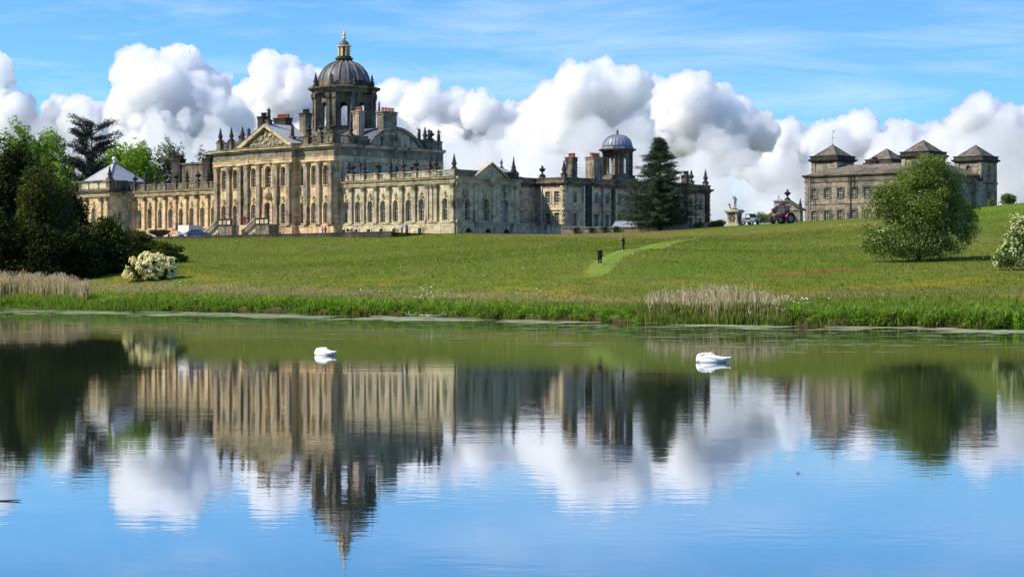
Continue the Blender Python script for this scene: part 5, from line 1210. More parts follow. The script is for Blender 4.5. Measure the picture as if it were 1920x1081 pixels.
    V, F = leaf_cloud(P+g.normal(0,.04,(n,3)),.08,g,.6); link('foliage', np_mesh('foliage',V,F,YEW), t); MB().box(-3.1,3.1,-.52,.52,0,1.28).build('woody_core', YEW, t)
    # flag on the roof
    fl = MB().tube((0,0,-4.5),(0,0,5.6),.05,.035,6).mesh('flagpole', WHITE); o = link('flagpole', fl, HOUSE, (-39.3,20.0,20.5))
    V = []; n = 8
    for i in range(n+1):
        for k in range(5): V.append((.05+.10*i/n+.05*math.sin(i*1.3+k*.8), .12*math.sin(i*.9+k*.7), 5.5-.42*k-.05*i))
    mb = MB().add(V, [(i*5+k,(i+1)*5+k,(i+1)*5+k+1,i*5+k+1) for i in range(n) for k in range(4)]); mb.v = [(x*3.2,y,z) for x,y,z in mb.v]
    mb.build('flag', plain('red_flag',(.55,.03,.04),.8), o)
build_walls()

# ------------------------------------------------------------------ people
def person(loc, rz, coat, legs, hair, label, pose='stand', shoes=(.7,.7,.68), s=1.0, skin=(.55,.33,.24), long_coat=True, bag=None):
    J = {'pel':(0,0,.96),'wai':(0,.0,1.12),'che':(0,.0,1.32),'col':(0,.01,1.46),'nec':(0,0,1.52),'chin':(0,-.03,1.57),'hea':(0,-.01,1.66),'top':(0,.01,1.75),'nose':(0,-.115,1.635)}
    R_ = {'pel':.155,'wai':.135,'che':(.17,.12),'col':.10,'nec':.055,'chin':.06,'hea':.095,'top':.075,'nose':.014}
    E = [('pel','wai'),('wai','che'),('che','col'),('col','nec'),('nec','chin'),('chin','hea'),('hea','top'),('chin','nose')]
    reg = {'pel':'coat','wai':'coat','che':'coat','col':'coat','nec':'skin','chin':'skin','hea':'skin','top':'hair','nose':'skin'}
    leg = dict(stand=[((.10,0,.90),(.11,-.02,.5),(.12,.03,.09),(.13,-.13,.04)),((-.10,0,.90),(-.11,.0,.5),(-.12,.04,.09),(-.13,-.12,.04))],
               walk=[((.10,0,.90),(.10,-.14,.5),(.10,-.16,.09),(.10,-.32,.05)),((-.10,0,.90),(-.10,.06,.48),(-.10,.26,.12),(-.10,.14,.04))],
               sit=[((.11,-.06,.90),(.13,-.46,.92),(.13,-.46,.5),(.13,-.60,.46)),((-.11,-.06,.90),(-.13,-.46,.90),(-.13,-.44,.5),(-.13,-.58,.46))])['stand' if pose in ('stand','hold','bag') else pose]
    arm = dict(stand=[((.20,0,1.41),(.25,.03,1.14),(.24,-.05,.90)),((-.20,0,1.41),(-.25,.03,1.14),(-.24,-.05,.90))],
               hold=[((.19,0,1.41),(.23,-.04,1.15),(.10,-.28,1.20)),((-.19,0,1.41),(-.23,-.04,1.15),(-.10,-.26,1.08))],
               bag=[((.20,0,1.41),(.25,.03,1.14),(.24,-.05,.90)),((-.20,0,1.41),(-.26,-.02,1.15),(-.24,-.10,.92))],
               walk=[((.20,0,1.41),(.25,.12,1.16),(.22,.10,.92)),((-.20,0,1.41),(-.25,-.08,1.16),(-.22,-.2,.98))],
               sit=[((.20,0,1.41),(.25,-.08,1.16),(.16,-.30,1.06)),((-.20,0,1.41),(-.25,-.08,1.16),(-.14,-.32,1.05))])[pose]
    for sd, (a, b) in zip('lr', zip(leg, arm)):
        for n, p, r, g_ in zip(('hip','kne','ank','toe'), a, (.125,.095,.07,.045), ('legs','legs','legs','shoe')): J[n+sd] = p; R_[n+sd] = r; reg[n+sd] = g_
        E.extend([('pel','hip'+sd),('hip'+sd,'kne'+sd),('kne'+sd,'ank'+sd),('ank'+sd,'toe'+sd)])
        for n, p, r, g_ in zip(('sho','elb','wri'), b, (.075,.055,.036), ('coat','coat','coat')): J[n+sd] = p; R_[n+sd] = r; reg[n+sd] = g_
        E.extend([('che','sho'+sd),('sho'+sd,'elb'+sd),('elb'+sd,'wri'+sd)])
        w = Vector(b[2]); f = (w-Vector(b[1])).normalized(); side = Vector((-1 if sd == 'l' else 1,0,0)); pl = w+f*.075; J['pal'+sd] = tuple(pl); R_['pal'+sd] = (.036,.02); reg['pal'+sd] = 'skin'; E.append(('wri'+sd,'pal'+sd))
        ac = f.cross(side).normalized(); lat = f.cross(Vector((1,0,0))).normalized()
        for i, ln in enumerate((.07,.08,.075,.058)):
            o = lat*(.018*(i-1.5)); a1 = pl+f*.03+o; a2 = a1+f*ln*.55+side*.012; a3 = a2+f*ln*.3+side*.03
            for q, p in enumerate((a1,a2,a3)): J['f%d%d%s'%(i,q,sd)] = tuple(p); R_['f%d%d%s'%(i,q,sd)] = .0095-.001*q; reg['f%d%d%s'%(i,q,sd)] = 'skin'
            E.extend([('pal'+sd,'f%d0%s'%(i,sd)),('f%d0%s'%(i,sd),'f%d1%s'%(i,sd)),('f%d1%s'%(i,sd),'f%d2%s'%(i,sd))])
        t1 = w+f*.03+lat*-.035; t2 = t1+f*.035+lat*-.02+side*.01
        for q, p in enumerate((t1,t2)): J['t%d%s'%(q,sd)] = tuple(p); R_['t%d%s'%(q,sd)] = .0105; reg['t%d%s'%(q,sd)] = 'skin'
        E.extend([('wri'+sd,'t0'+sd),('t0'+sd,'t1'+sd)])
    if long_coat and pose != 'sit':
        R_['hipl'] = R_['hipr'] = .135; reg['hipl'] = reg['hipr'] = 'coat'
    me = skin_mesh(J, R_, E, 'pel', 1); me.name = 'person'
    regs = ['coat','legs','skin','hair','shoe']; cols = dict(coat=coat,legs=legs,skin=skin,hair=hair,shoe=shoes)
    for r in regs:
        nm = 'cloth_%s_%02x%02x%02x' % (r, *[int(c*255) for c in cols[r]]); me.materials.append(bpy.data.materials.get(nm) or plain(nm, cols[r], .85, 0, .12, 8, .15))
    keys = list(J); JP = np.array([J[k] for k in keys]); RI = np.array([regs.index(reg[k]) for k in keys])
    C = np.array([p.center[:] for p in me.polygons]); idx = RI[np.argmin(np.linalg.norm(C[:,None]-JP[None],axis=2),axis=1)]
    hd = (C[:,2] > 1.54)&((C[:,1] > -.05)|(C[:,2] > 1.69))&(np.abs(C[:,0]) < .14)&(C[:,2] < 1.9); idx[hd] = 3
    if long_coat and pose != 'sit': idx[(C[:,2] > .62)&(C[:,2] < 1.0)&(np.abs(C[:,0]) < .22)] = 0
    me.polygons.foreach_set('material_index', idx.astype(np.int32)); me.update()
    o = link('person', me, None, loc, rz); o.scale = (s,s,s); tag(o, label, 'person')
    if bag:
        b = MB(); b.box(-.05,.05,-.16,.16,-.34,-.06); b.tube((0,-.1,-.06),(0,0,.1),.012,n=5); b.tube((0,.1,-.06),(0,0,.1),.012,n=5)
        w = Vector(arm[1][2])*s; q = Matrix.Rotation(rz,3,'Z')@w; ob = b.build('handbag', plain('black_leather',(.02,.02,.02),.5), None, (loc[0]+q.x,loc[1]+q.y,loc[2]+q.z-.1), rz); tag(ob, bag, 'bag')
    return o
def build_people():
    bk = (.012,.012,.014)
    X, Y = (1125-960)/3900*221, 221.; person((X,Y,gz(X,Y)+.02), R(8), bk, (.015,.015,.018), (.05,.03,.02), 'person in long black coat and white shoes walking down the mown path', 'bag', s=1.05, bag='black handbag held by the lower person on the mown path')
    X, Y = (1169-960)/3900*236, 236.; person((X,Y,gz(X,Y)+.02), R(-75), bk, (.018,.018,.02), (.012,.01,.01), 'person in black facing left with hands raised, higher on the path', 'hold', s=1.05)
    z = 11.45
    def at(u, d): x, y = on_house(u,d); return (x,y,z)
    person(at(-28.0,-4.2), R(150), (.55,.02,.03), (.03,.03,.04), (.06,.04,.03), 'visitor in red jacket standing by the corner of the main block', 'stand', (.05,.05,.05), long_coat=False)
    person(at(-29.0,-4.0), R(120), (.05,.16,.30), (.04,.05,.09), (.08,.05,.03), 'visitor in blue jacket beside the one in red', 'stand', (.05,.05,.05), .95, long_coat=False)
    person((*at(-22.4,-4.0)[:2], z-.44), R(20), (.03,.03,.05), (.03,.03,.05), (.05,.04,.03), 'person in dark clothes sitting below the right wing windows', 'sit', (.04,.04,.04), long_coat=False)
    person((*at(-21.4,-4.1)[:2], z-.44), R(-10), (.09,.09,.14), (.03,.03,.05), (.25,.22,.2), 'seated person in grey blue at the right of the bench', 'sit', (.04,.04,.04), long_coat=False)
    person(at(-8.7,-4.2), R(165), (.50,.42,.66), (.03,.03,.05), (.45,.42,.4), 'person in lavender top strolling below the right wing', 'walk', (.05,.05,.05), long_coat=False)
    person(at(-8.0,-3.8), R(165), (.08,.09,.20), (.05,.05,.09), (.06,.05,.04), 'person in navy walking beside the lavender top', 'walk', (.05,.05,.05), long_coat=False)
    a = at(-47.6,-6.2); person((a[0],a[1],z+2.2), R(30), (.65,.02,.02), (.04,.03,.03), (.08,.05,.03), 'visitor in bright red coat on the entrance stair landing', 'stand', (.05,.05,.05), long_coat=True)
    a = at(-46.5,-6.2); person((a[0],a[1],z+2.2), R(10), (.05,.07,.16), (.03,.03,.05), (.06,.05,.04), 'visitor in dark blue beside the red coat on the stair landing', 'stand', (.05,.05,.05), long_coat=False)
    # bench under the seated pair
    x, y = on_house(-21.9,-3.8); t = empty('garden_bench',(x,y,11.43),R(-42)); tag(t,'wooden bench with two seated visitors below the right wing','bench'); wd = plain('bench_wood',(.16,.10,.06),.8)
    for k in range(4): MB().box(-1.0,1.0,-.22+k*.12,-.12+k*.12,.40,.44).build('slat', wd, t)
    for k in range(3): MB().box(-1.0,1.0,.27,.30,.52+k*.14,.62+k*.14).build('slat', wd, t)
    for sx in (-.9,.9): MB().box(sx-.04,sx+.04,-.2,-.13,0,.4).build('leg', wd, t); MB().box(sx-.04,sx+.04,.25,.33,0,.95).build('leg', wd, t)
build_people()

# ------------------------------------------------------------------ swans
FEATHER = plain('white_feather', (.84,.83,.80), .7, 0, .06, 14, .2)
def swan(loc, rz, label, s=1.0, tail=.22):
    bm = bmesh.new()
    def ell(c, r, rot=None):
        g = bmesh.ops.create_icosphere(bm, subdivisions=3, radius=1.0); M = Matrix.Translation(c)@(rot or Matrix.Identity(4))@Matrix.Diagonal((*r,1)); bmesh.ops.transform(bm, matrix=M, verts=g['verts'])
    ry = lambda a: Matrix.Rotation(R(a),4,'Y')
    ell((-.05,0,.08),(.50,.23,.17)); ell((-.40,0,.13),(.19,.16,.16)); ell((.30,0,.10),(.34,.17,.12),ry(-8))
    for sd in (-1,1): ell((.10,sd*.13,.21),(.42,.085,.12),ry(9)); ell((.42,sd*.10,.20),(.24,.05,.06),ry(-6)); ell((.0,sd*.10,.27),(.2,.08,.09))
    ell((.56,0,.16),(.18,.07,.035),ry(-28)); ell((.66,0,tail),(.10,.04,.025),ry(-35))
    path = [(-.46,.0,.18),(-.51,.0,.26),(-.47,.02,.34),(-.36,.04,.37),(-.24,.06,.385),(-.12,.07,.39)]
    for (a, b) in zip(path[:-1], path[1:]):
        for q in (0,.5): c = tuple(a[i]*(1-q)+b[i]*q for i in range(3)); ell(c, (.062,.055,.055))
    ell((-.04,.08,.39),(.095,.064,.064)); ell((.05,.09,.365),(.06,.04,.04))
    me = bpy.data.meshes.new('swan'); bm.to_mesh(me); bm.free(); o = link('swan', me, None, loc, rz); o.scale = (s,s,s*.88)
    md = o.modifiers.new('r','REMESH'); md.mode = 'VOXEL'; md.voxel_size = .018; sm = o.modifiers.new('s','SMOOTH'); sm.iterations = 3
    dg = bpy.context.evaluated_depsgraph_get(); dg.update(); r = bpy.data.meshes.new_from_object(o.evaluated_get(dg)); o.modifiers.clear(); o.data = r; r.name = 'swan'; r.materials.append(FEATHER); r.polygons.foreach_set('use_smooth',[True]*len(r.polygons))
    tag(o, label, 'swan', 'swans asleep on the lake')
    MB().lathe([(.034,0),(.026,.05),(.014,.10),(.004,.12)],7,(0,0),0).build('bill', plain('swan_bill',(.35,.13,.04),.5), o, (.085,.092,.36)).rotation_euler = (0,R(100),0)
    MB().lathe([(.012,0),(.015,.01),(.008,.018)],6).build('eye', IRON, o, (-.01,.025,.405))
    return o
swan((-7.78,86.3,-.03), R(-38), 'smaller looking sleeping swan on the left half of the lake', .92, .25)
swan((7.55,78.6,-.03), R(-14), 'sleeping swan with raised tail tip on the right half of the lake', 1.03, .24)

# ------------------------------------------------------------------ vehicles
RUBBER = plain('tyre_rubber',(.02,.02,.02),.9)
DGLASS = plain('vehicle_glass',(.03,.045,.055),.05,0,.1,2,.6)
def wheel(parent, x, y, r, w, rim, treads=0):
    """axle along local y"""
    t = MB(); n = 20; pr = [(r*.62,-w/2),(r*.9,-w/2),(r,-w*.3),(r,w*.3),(r*.9,w/2),(r*.62,w/2)]
    v = [(q*math.cos(6.2832*i/n), h, q*math.sin(6.2832*i/n)) for q,h in pr for i in range(n)]; m = len(pr)
    t.add(v, [(k*n+i,k*n+(i+1)%n,((k+1)%m)*n+(i+1)%n,((k+1)%m)*n+i) for k in range(m) for i in range(n)])
    for k in range(treads):
        a = 6.2832*k/treads
        for sd in (-1,1): t.obox((r*math.cos(a+.05*sd),sd*w*.22,r*math.sin(a+.05*sd)),((math.cos(a),0,math.sin(a)),(-math.sin(a)*.5,1*sd,math.cos(a)*.5),(-math.sin(a),0,math.cos(a))),(r*.045,w*.26,r*.04))
    ty = t.build('wheel', RUBBER, parent, (x,y,r)); ty.name = 'wheel'
    d = MB(); v = [(q*math.cos(6.2832*i/16), h, q*math.sin(6.2832*i/16)) for q,h in ((r*.64,-w*.42),(r*.45,-w*.3),(r*.2,-w*.34),(r*.2,w*.34),(r*.45,w*.3),(r*.64,w*.42)) for i in range(16)]
    d.add(v, [(k*16+i,k*16+(i+1)%16,(k+1)*16+(i+1)%16,(k+1)*16+i) for k in range(5) for i in range(16)]+[tuple(range(32,48)),tuple(range(48,64))]); d.build('rim', rim, ty)
    return ty
def bevelled(mb, name, mat, parent, w=.04, loc=(0,0,0)):
    me = mb.mesh(name, mat); bm = bmesh.new(); bm.from_mesh(me); bmesh.ops.bevel(bm, geom=list(bm.edges), offset=w, segments=2, affect='EDGES', clamp_overlap=True); bm.to_mesh(me); bm.free(); return link(name, me, parent, loc)
def build_vehicles():
    # red tractor, nose towards -x
    X, Y = (1468-960)/3900*335, 335.; t = empty('tractor',(X,Y,gz(X,Y)),R(40)); tag(t,'red tractor with glazed cab parked on the crest beside the stables','tractor')
    red = plain('tractor_red',(.40,.018,.03),.35,0,.12,3,.5); grey = plain('tractor_grey',(.05,.05,.055),.6); rim = plain('rim_grey',(.22,.21,.20),.7)
    hood = MB(); hood.add([(-2.1,-.34,.95),(-2.1,.34,.95),(-2.1,.30,1.45),(-2.1,-.30,1.45),(-.35,-.42,.95),(-.35,.42,.95),(-.35,.40,1.72),(-.35,-.40,1.72)],[(0,1,2,3),(4,7,6,5),(0,4,5,1),(3,2,6,7),(1,5,6,2),(0,3,7,4)]); h = bevelled(hood,'hood',red,t,.07)
    MB().box(-2.13,-2.09,-.24,.24,1.0,1.32).build('grille', grey, h)
    for s in (-1,1): MB().box(-2.14,-2.1,s*.2-.07,s*.2+.07,1.32,1.41).build('headlight', WHITE, h)
    bevelled(MB().box(-2.0,1.3,-.28,.28,.6,.96),'chassis',grey,t,.04)
    cab = bevelled(MB().box(-.35,1.1,-.62,.62,1.0,1.35),'cab_body',red,t,.05)
    for x in (-.3,1.02):
        for s in (-1,1): MB().tube((x,s*.6,1.3),(x+(.08 if x < 0 else -.06),s*.56,2.72),.045,n=6).build('cab_post', grey, cab)
    MB().box(-.30,-.27,-.54,.54,1.4,2.68).build('windscreen', DGLASS, cab); MB().box(1.0,1.03,-.54,.54,1.4,2.68).build('rear_window', DGLASS, cab)
    for s in (-1,1): MB().box(-.24,.98,s*.57-.01,s*.57+.01,1.4,2.66).build('side_window', DGLASS, cab)
    bevelled(MB().box(-.48,1.2,-.72,.72,2.68,2.88),'cab_roof',red,t,.06)
    for s in (-1,1):
        wheel(t,.75,s*.86,.86,.46,rim,18); wheel(t,-1.55,s*.74,.60,.36,rim,16)
        f = MB(); n = 8; arc = [(.75+.98*math.cos(math.pi*(.08+.84*i/n)), .86+.98*math.sin(math.pi*(.08+.84*i/n))) for i in range(n+1)]
        for a, b in zip(arc[:-1],arc[1:]): f.prism([a,b,(b[0],b[1]+.05),(a[0],a[1]+.05)], s*.62-.0, s*1.1)
        f.build('fender', red, t); MB().tube((-.4,s*.62,2.3),(-.55,s*.95,2.3),.02,n=5).box(-.62,-.56,s*.95-.1,s*.95+.1,2.1,2.45).build('mirror', grey, t)
    MB().tube((-.75,.45,1.6),(-.75,.45,2.55),.045,n=8).build('exhaust', grey, t)
    # grey utility vehicle, nose towards -x
    X, Y = (1408-960)/3900*346, 346.; t = empty('utility_vehicle',(X,Y,gz(X,Y)),R(128)); tag(t,'small grey utility vehicle with dark windscreen beside the statue pedestal','utility vehicle')
    gp = plain('pale_grey_paint',(.24,.25,.28),.4,0,.1,2,.5)
    bd = bevelled(MB().box(-1.5,1.5,-.72,.72,.45,.85),'body',gp,t,.06); bn = MB(); bn.add([(-1.5,-.7,.85),(-1.5,.7,.85),(-1.5,.66,.98),(-1.5,-.66,.98),(-.55,-.7,.85),(-.55,.7,.85),(-.55,.68,1.18),(-.55,-.68,1.18)],[(0,1,2,3),(4,7,6,5),(0,4,5,1),(3,2,6,7),(1,5,6,2),(0,3,7,4)]); bevelled(bn,'bonnet',gp,t,.05)
    for s in (-1,1): MB().box(-1.53,-1.49,s*.5-.12,s*.5+.12,.78,.92).build('headlight', WHITE, bd); MB().tube((-.6,s*.66,1.1),(-.25,s*.62,1.75),.04,n=6).tube((.55,s*.66,.85),(.55,s*.62,1.75),.04,n=6).build('roll_bar', IRON, t)
    MB().box(-1.54,-1.5,-.3,.3,.55,.75).build('grille', IRON, bd); bevelled(MB().box(-.35,.65,-.7,.7,1.74,1.83),'roof',IRON,t,.03)
    MB().add([(-.6,-.62,1.15),(-.6,.62,1.15),(-.27,.58,1.73),(-.27,-.58,1.73)],[(0,1,2,3)]).add([(-.58,-.62,1.15),(-.58,.62,1.15),(-.25,.58,1.73),(-.25,-.58,1.73)],[(0,1,2,3)]).build('windscreen', DGLASS, t)
    bevelled(MB().box(.6,1.5,-.72,.72,.85,1.2),'cargo_box',gp,t,.04); bevelled(MB().box(-.2,.5,-.6,.6,.85,1.1),'seat',IRON,t,.05)
    for x in (-.95,1.0):
        for s in (-1,1): wheel(t,x,s*.66,.36,.26,rim,12)
    # blue car and sign van on the terrace
    def car(loc, rz, paint, label):
        t = empty('parked_car',(*loc,11.44),rz); tag(t,label,'car')
        prof = [(-2.0,.35),(-2.05,.62),(-1.95,.82),(-1.1,.95),(-.45,1.42),(.7,1.46),(1.5,1.28),(1.98,.92),(2.02,.5),(1.9,.32)]; b = MB(); n = len(prof)
        b.add([(x,s*(.84 if z < 1 else .66),z) for s in (-1,1) for x,z in prof],[tuple(range(n))[::-1],tuple(range(n,2*n))]+[(i,(i+1)%n,n+(i+1)%n,n+i) for i in range(n)]); bd = bevelled(b,'body',paint,t,.05)
        for s in (-1,1):
            MB().add([(-.98,s*.80,.98),(.1,s*.80,1.0),(.1,s*.70,1.38),(-.42,s*.70,1.36)],[(0,1,2,3)]).add([(.18,s*.80,1.0),(1.45,s*.80,1.02),(1.25,s*.70,1.30),(.18,s*.70,1.38)],[(0,1,2,3)]).build('side_window', DGLASS, bd)
            for x in (-1.3,1.3): wheel(t,x,s*.76,.32,.22,plain('alloy',(.5,.5,.52),.4))
            MB().box(-2.07,-1.98,s*.58-.14,s*.58+.14,.64,.78).build('headlight', WHITE, bd)
        MB().add([(-1.10,-.62,.985),(-1.10,.62,.985),(-.47,.58,1.43),(-.47,-.58,1.43)],[(0,1,2,3)]).build('windscreen', DGLASS, bd); MB().add([(1.53,-.58,1.29),(1.53,.58,1.29),(1.93,.62,1.0),(1.93,-.62,1.0)],[(0,1,2,3)]).build('rear_window', DGLASS, bd)
        return t
    car(on_house(-57.4,-9.3), R(200), plain('blue_car_paint',(.06,.10,.22),.25,0,.1,2,.6), 'dark blue car parked on the terrace below the entrance stair')
    x, y = on_house(-61.5,-9.2); t = empty('box_van',(x,y,11.44),R(-42+8)); tag(t,'white box van with cream disc on blue on its back, left of the blue car','van')
    body = bevelled(MB().box(-1.4,1.4,.0,3.8,.55,2.35),'box_body',plain('van_grey',(.52,.53,.56),.5),t,.04)
    MB().box(-1.34,1.34,-.03,-.003,.6,2.3).build('rear_panel', plain('panel_white',(.80,.80,.78),.5), body)
    n = 16; pts = [(-1.3,1.25)]+[(-1.3+2.6*i/n, 1.25-.35*math.sin(math.pi*i/n)) for i in range(1,n)]+[(1.3,1.25),(1.3,.62),(-1.3,.62)]
    MB().prism(pts,-.045,-.032).build('blue_band', plain('sign_blue',(.05,.08,.30),.5), body)
    MB().prism([(.35+.62*math.cos(2*math.pi*i/20),1.72+.5*math.sin(2*math.pi*i/20)) for i in range(20)],-.045,-.032).build('cream_disc', plain('sign_cream',(.85,.78,.48),.5), body)
    mb = MB(); rr = random.Random(2); xx = -1.1
    while xx < 1.0: w = rr.uniform(.05,.13); mb.box(xx,xx+w,-.056,-.047,.70,.80+rr.uniform(0,.06)); xx += w+.05
    kind(mb.build('lettering', WHITE, body),'stuff')
    bevelled(MB().box(-1.1,1.1,3.9,5.4,.5,1.9),'cab',plain('van_white',(.75,.75,.74),.4),t,.12)
    for yy in (.8,4.6):
        for s in (-1,1): w = wheel(t,s*1.0,yy,.36,.25,plain('steel_rim',(.3,.3,.3),.5)); w.rotation_euler = (0,0,R(90))
build_vehicles()

# ------------------------------------------------------------------ monument, driftwood, floating bits
def build_bits():
    X, Y = (1377-960)/3900*348, 348.; z = gz(X,Y); t = empty('statue_pedestal',(X,Y,z-.1),R(-30)); tag(t,'carved stone pedestal with scroll corners carrying a slim statue','pedestal')
    MB().box(-1.3,1.3,-1.3,1.3,0,.3).box(-1.1,1.1,-1.1,1.1,.303,.5).build('base', PALE, t); MB().box(-.92,.92,-.92,.92,.5,2.25).build('die', FRIEZE, t)
    for a in range(4):
        q = a*math.pi/2+math.pi/4; c, s = math.cos(q)*1.12, math.sin(q)*1.12; MB().lathe([(.32,.5),(.26,.8),(.17,1.3),(.2,1.8),(.3,2.1),(.2,2.25)],8,(c,s)).build('scroll_corner', PALE, t)
        q = a*math.pi/2; n = 14; mb = MB(); ring(mb,[(.48*math.cos(6.2832*i/n),1.35+.48*math.sin(6.2832*i/n)) for i in range(n)],[(.34*math.cos(6.2832*i/n),1.35+.34*math.sin(6.2832*i/n)) for i in range(n)],-.95,-.84); mb.build('relief_ring', BRONZE, t, (0,0,0), q)
    MB().box(-1.15,1.15,-1.15,1.15,2.253,2.42).box(-1.32,1.32,-1.32,1.32,2.423,2.62).box(-1.2,1.2,-1.2,1.2,2.623,2.78).build('cornice', PALE, t)
    me = statue_mesh(plain('grey_statue',(.33,.28,.26),.8,0,.3,6), 1, 1.15, True); o = link('statue', me, None, (X+.1,Y,z+2.68), R(10)); tag(o,'slim nude statue with one raised arm on the carved pedestal','statue')
    o = MB().tube((-.1,0,0),(-.42,0,.75),.10,.07,6).lathe([(.05,.7),(.17,.82),(.15,.95),(.04,1.05)],7,(-.45,0)).build('small_sculpture', plain('dark_bronze',(.06,.055,.05),.6), None, (X-.42,Y-.3,z+2.68)); tag(o,'short dark upright figure left of the slim statue on its pedestal','sculpture')
    wd = plain('bleached_wood',(.50,.44,.36),.9,0,.3,6); g = np.random.default_rng(4)
    for i, (x, dy, lab) in enumerate(((-6.2,-.5,'bleached forked branch at the bank, right one of the driftwood'),(-7.6,-.45,'bleached low branch at the bank, middle of the driftwood'),(-8.9,-.4,'bleached twig heap at the bank, left end of the driftwood'))):
        Y = float(shore(np.array([x]))[0])+dy; mb = MB()
        for k in range(5):
            a = Vector((g.uniform(-.5,.5),g.uniform(-.2,.2),.0)); d = Vector((g.uniform(-1,1),g.uniform(-.4,.2),g.uniform(.1,.75 if i != 1 else .25))); b = a+d*g.uniform(.4,.75); mb.tube(a,b,.05,.03,5); mb.tube(b,b+Vector((g.uniform(-.3,.3),0,g.uniform(.05,.35))),.03,.012,5)
        mb.tube((-.8,0,.05),(.8,0,.07),.06,.04,6); o = mb.build('driftwood_branch', wd, None, (x,Y,.02)); tag(o, lab, 'driftwood', 'driftwood at the bank')
    for i, x in enumerate((-49.75,-49.3)):
        Y = float(shore(np.array([x]))[0])+4.0; o = MB().lathe([(.10,-.3),(.11,.9),(.13,1.05),(.09,1.15 if i == 0 else 1.3)],8).build('wooden_post', plain('orange_wood',(.42,.22,.09),.85,0,.3,5), None, (x,Y,gz(x,Y))); tag(o, ('left' if i == 0 else 'right')+' short orange brown post at the end of the left reeds', 'post')
    mb = MB(); mb.tube((-.16,0,.0),(.12,.02,.012),.012,.008,6); mb.tube((.0,.0,.008),(.16,-.03,.016),.008,.004,5); mb.tube((-.1,0,.006),(-.2,.03,.004),.006,.003,5); o = mb.build('floating_stick', plain('wet_wood',(.05,.035,.02),.5), None, (-6.9,28.6,.004)); tag(o,'dark wet stick floating at the left edge of the lake','stick')
    o = MB().add([(-.04,0,0),(0,-.02,.004),(.05,0,.012),(0,.02,.02)],[(0,1,2,3)]).add([(-.04,0,-.002),(0,-.02,.002),(.05,0,.010),(0,.02,.018)],[(0,1,2,3)]).build('floating_leaf', plain('brown_leaf',(.10,.05,.06),.6), None, (4.5,32.7,.005)); tag(o,'tiny brown leaf floating alone on the blue water at right','leaf')
build_bits()
# ------------------------------------------------------------------ cumulus clouds, about 5 km off, real lit volumes
def cloud_mat(name, dens, aniso):
    m = bpy.data.materials.new(name); m.use_nodes = True; nt = m.node_tree; nt.nodes.clear()
    out = nt.nodes.new('ShaderNodeOutputMaterial'); v = nt.nodes.new('ShaderNodeVolumePrincipled')
    v.inputs['Color'].default_value = (.997,.997,.998,1); v.inputs['Density'].default_value = dens; v.inputs['Anisotropy'].default_value = aniso
    nt.links.new(v.outputs[0], out.inputs['Volume']); return m
CLOUD = cloud_mat('cloud_vapour', .12, .73); THIN = cloud_mat('thin_vapour', .0048, 0.0); HAZE_VEIL = cloud_mat('haze_veil_vapour', .0085, 0.0)
_ico = None
def cloud(blobs, label, dist, seed, depth=90, n2=34, n3=10, voxel=3.7, mat=None):
    global _ico
    if _ico is None:
        bm = bmesh.new(); bmesh.ops.create_icosphere(bm, subdivisions=2, radius=1); _ico = (np.array([v.co[:] for v in bm.verts]), np.array([[v.index for v in f.verts] for f in bm.faces])); bm.free()
    g = np.random.default_rng(seed); k = dist/3900.0; S = []
    for x, y, r in blobs:
        c = np.array([(x-960)*k, dist+g.uniform(-depth,depth), 3+(530-y)*k]); r = r*k; S.append((*c,r))
        for _ in range(n2):
            d = g.normal(0,1,3); d[2] += .35; d[1] -= .5; d /= np.linalg.norm(d); r2 = r*g.uniform(.18,.46); c2 = c+d*(r-r2*.35); S.append((*c2,r2))
            for _ in range(n3):
                e = g.normal(0,1,3)+d*1.1; e /= np.linalg.norm(e); r3 = r2*g.uniform(.32,.52); S.append((*(c2+e*(r2-r3*.35)),r3))
    S = np.array(S); V, F = _ico; n = len(S)
    VV = (S[:,None,:3] + V[None]*S[:,None,3:4]).reshape(-1,3); FF = (F[None]+np.arange(n)[:,None,None]*len(V)).reshape(-1,3)
    org = np.array([(np.mean([b[0] for b in blobs])-960)*k, dist, 0.0])
    me = np_mesh('cumulus_cloud', VV-org, FF, None); ob = link('cumulus_cloud', me, None, tuple(org))
    md = ob.modifiers.new('r','REMESH'); md.mode = 'VOXEL'; md.voxel_size = voxel; md.use_smooth_shade = True
    sm = ob.modifiers.new('s','SMOOTH'); sm.iterations = 1; sm.factor = .5
    for q, (sc, st) in enumerate(((48, 26), (16, 16), (7, 9))):
        tx = bpy.data.textures.new('billow','CLOUDS'); tx.noise_scale = sc; tx.noise_depth = 3+q; dm = ob.modifiers.new('d','DISPLACE'); dm.texture = tx; dm.strength = st; dm.mid_level = .5; dm.texture_coords = 'LOCAL'
    dg = bpy.context.evaluated_depsgraph_get(); dg.update(); r = bpy.data.meshes.new_from_object(ob.evaluated_get(dg)); ob.modifiers.clear(); ob.data = r; bpy.data.meshes.remove(me); r.name = 'cumulus_cloud'
    r.materials.clear(); r.materials.append(mat or CLOUD); r.polygons.foreach_set('use_smooth', [True]*len(r.polygons))
    tag(ob, label, 'cloud', 'cumulus clouds behind the house')
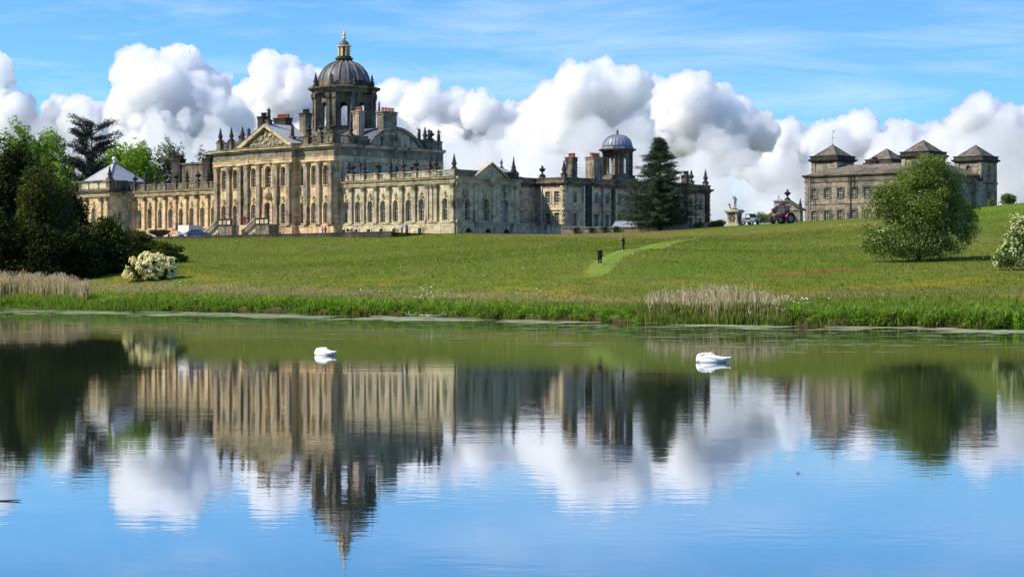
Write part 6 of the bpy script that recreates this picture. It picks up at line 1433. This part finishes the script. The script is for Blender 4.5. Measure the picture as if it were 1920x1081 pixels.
def build_clouds():
    cloud([(262,142,48),(330,132,46),(388,165,40),(300,200,74),(238,165,30),(372,215,60),(260,240,50),(330,262,70),(430,235,48),(300,335,80),(420,320,70)], 'tall white cumulus tower rising left of the great dome', 5200, 1)
    cloud([(520,152,48),(565,172,40),(480,205,48),(610,165,38),(560,225,70),(640,200,50),(480,270,60),(580,310,70),(500,345,70)], 'cumulus heap directly behind the great dome', 5500, 2)
    cloud([(5,140,30),(-40,150,40),(-30,230,60),(40,222,42),(110,222,36),(165,235,44),(60,290,70),(180,300,70),(-60,320,90)], 'low cumulus at the left edge above the park trees', 5600, 3)
    cloud([(735,185,36),(795,192,38),(850,212,40),(905,215,36),(945,225,32),(770,245,58),(870,268,58),(960,270,50),(700,260,60),(820,330,80),(930,340,80)], 'cumulus bank between the great dome and the cupola', 5800, 4)
    cloud([(1130,156,40),(1088,180,48),(1172,178,42),(1040,196,40),(1002,222,34),(1060,245,66),(1150,250,74),(1110,205,50),(990,280,50),(1100,330,80),(1000,345,64)], 'tall cumulus tower rising above the small cupola', 5200, 5)
    cloud([(1232,186,38),(1290,188,42),(1340,200,36),(1388,214,32),(1270,245,66),(1360,262,56),(1425,250,34),(1220,300,70),(1320,285,50),(1395,275,40)], 'cumulus shoulder above the dark conifer', 5500, 6)
    cloud([(1480,262,34),(1545,268,36),(1610,262,42),(1680,268,38),(1730,275,36),(1450,310,56),(1560,325,64),(1660,330,64),(1760,330,60)], 'low cumulus bank behind the stable towers', 6000, 7)
    cloud([(1838,218,34),(1795,236,32),(1872,236,36),(1915,250,44),(1775,272,40),(1850,285,58),(1960,270,60),(1900,330,70)], 'bright cumulus heap at the right edge above the hill', 5400, 8)
    g = np.random.default_rng(77)
    cloud([(x+g.uniform(-40,40), y+g.uniform(-18,18), r*g.uniform(.7,1.2)) for x in range(-140,2100,105) for y, r in ((285,46),(345,66),(440,85))], 'thin haze veil added in front of the dark undersides of the cumulus towers', 4700, 10, n2=12, n3=5, voxel=8, mat=HAZE_VEIL, depth=120)  # added veil: covers the dark cloud undersides with pale haze
    cloud([(x+g.uniform(-30,30), y+g.uniform(-18,18), r*g.uniform(.8,1.15)) for x in range(-140,2100,95) for y, r in ((345,62),(410,80),(480,95))], 'pale low cloud bank along the whole horizon', 7400, 9, n2=12, n3=5, voxel=9, mat=THIN, depth=260)
build_clouds()
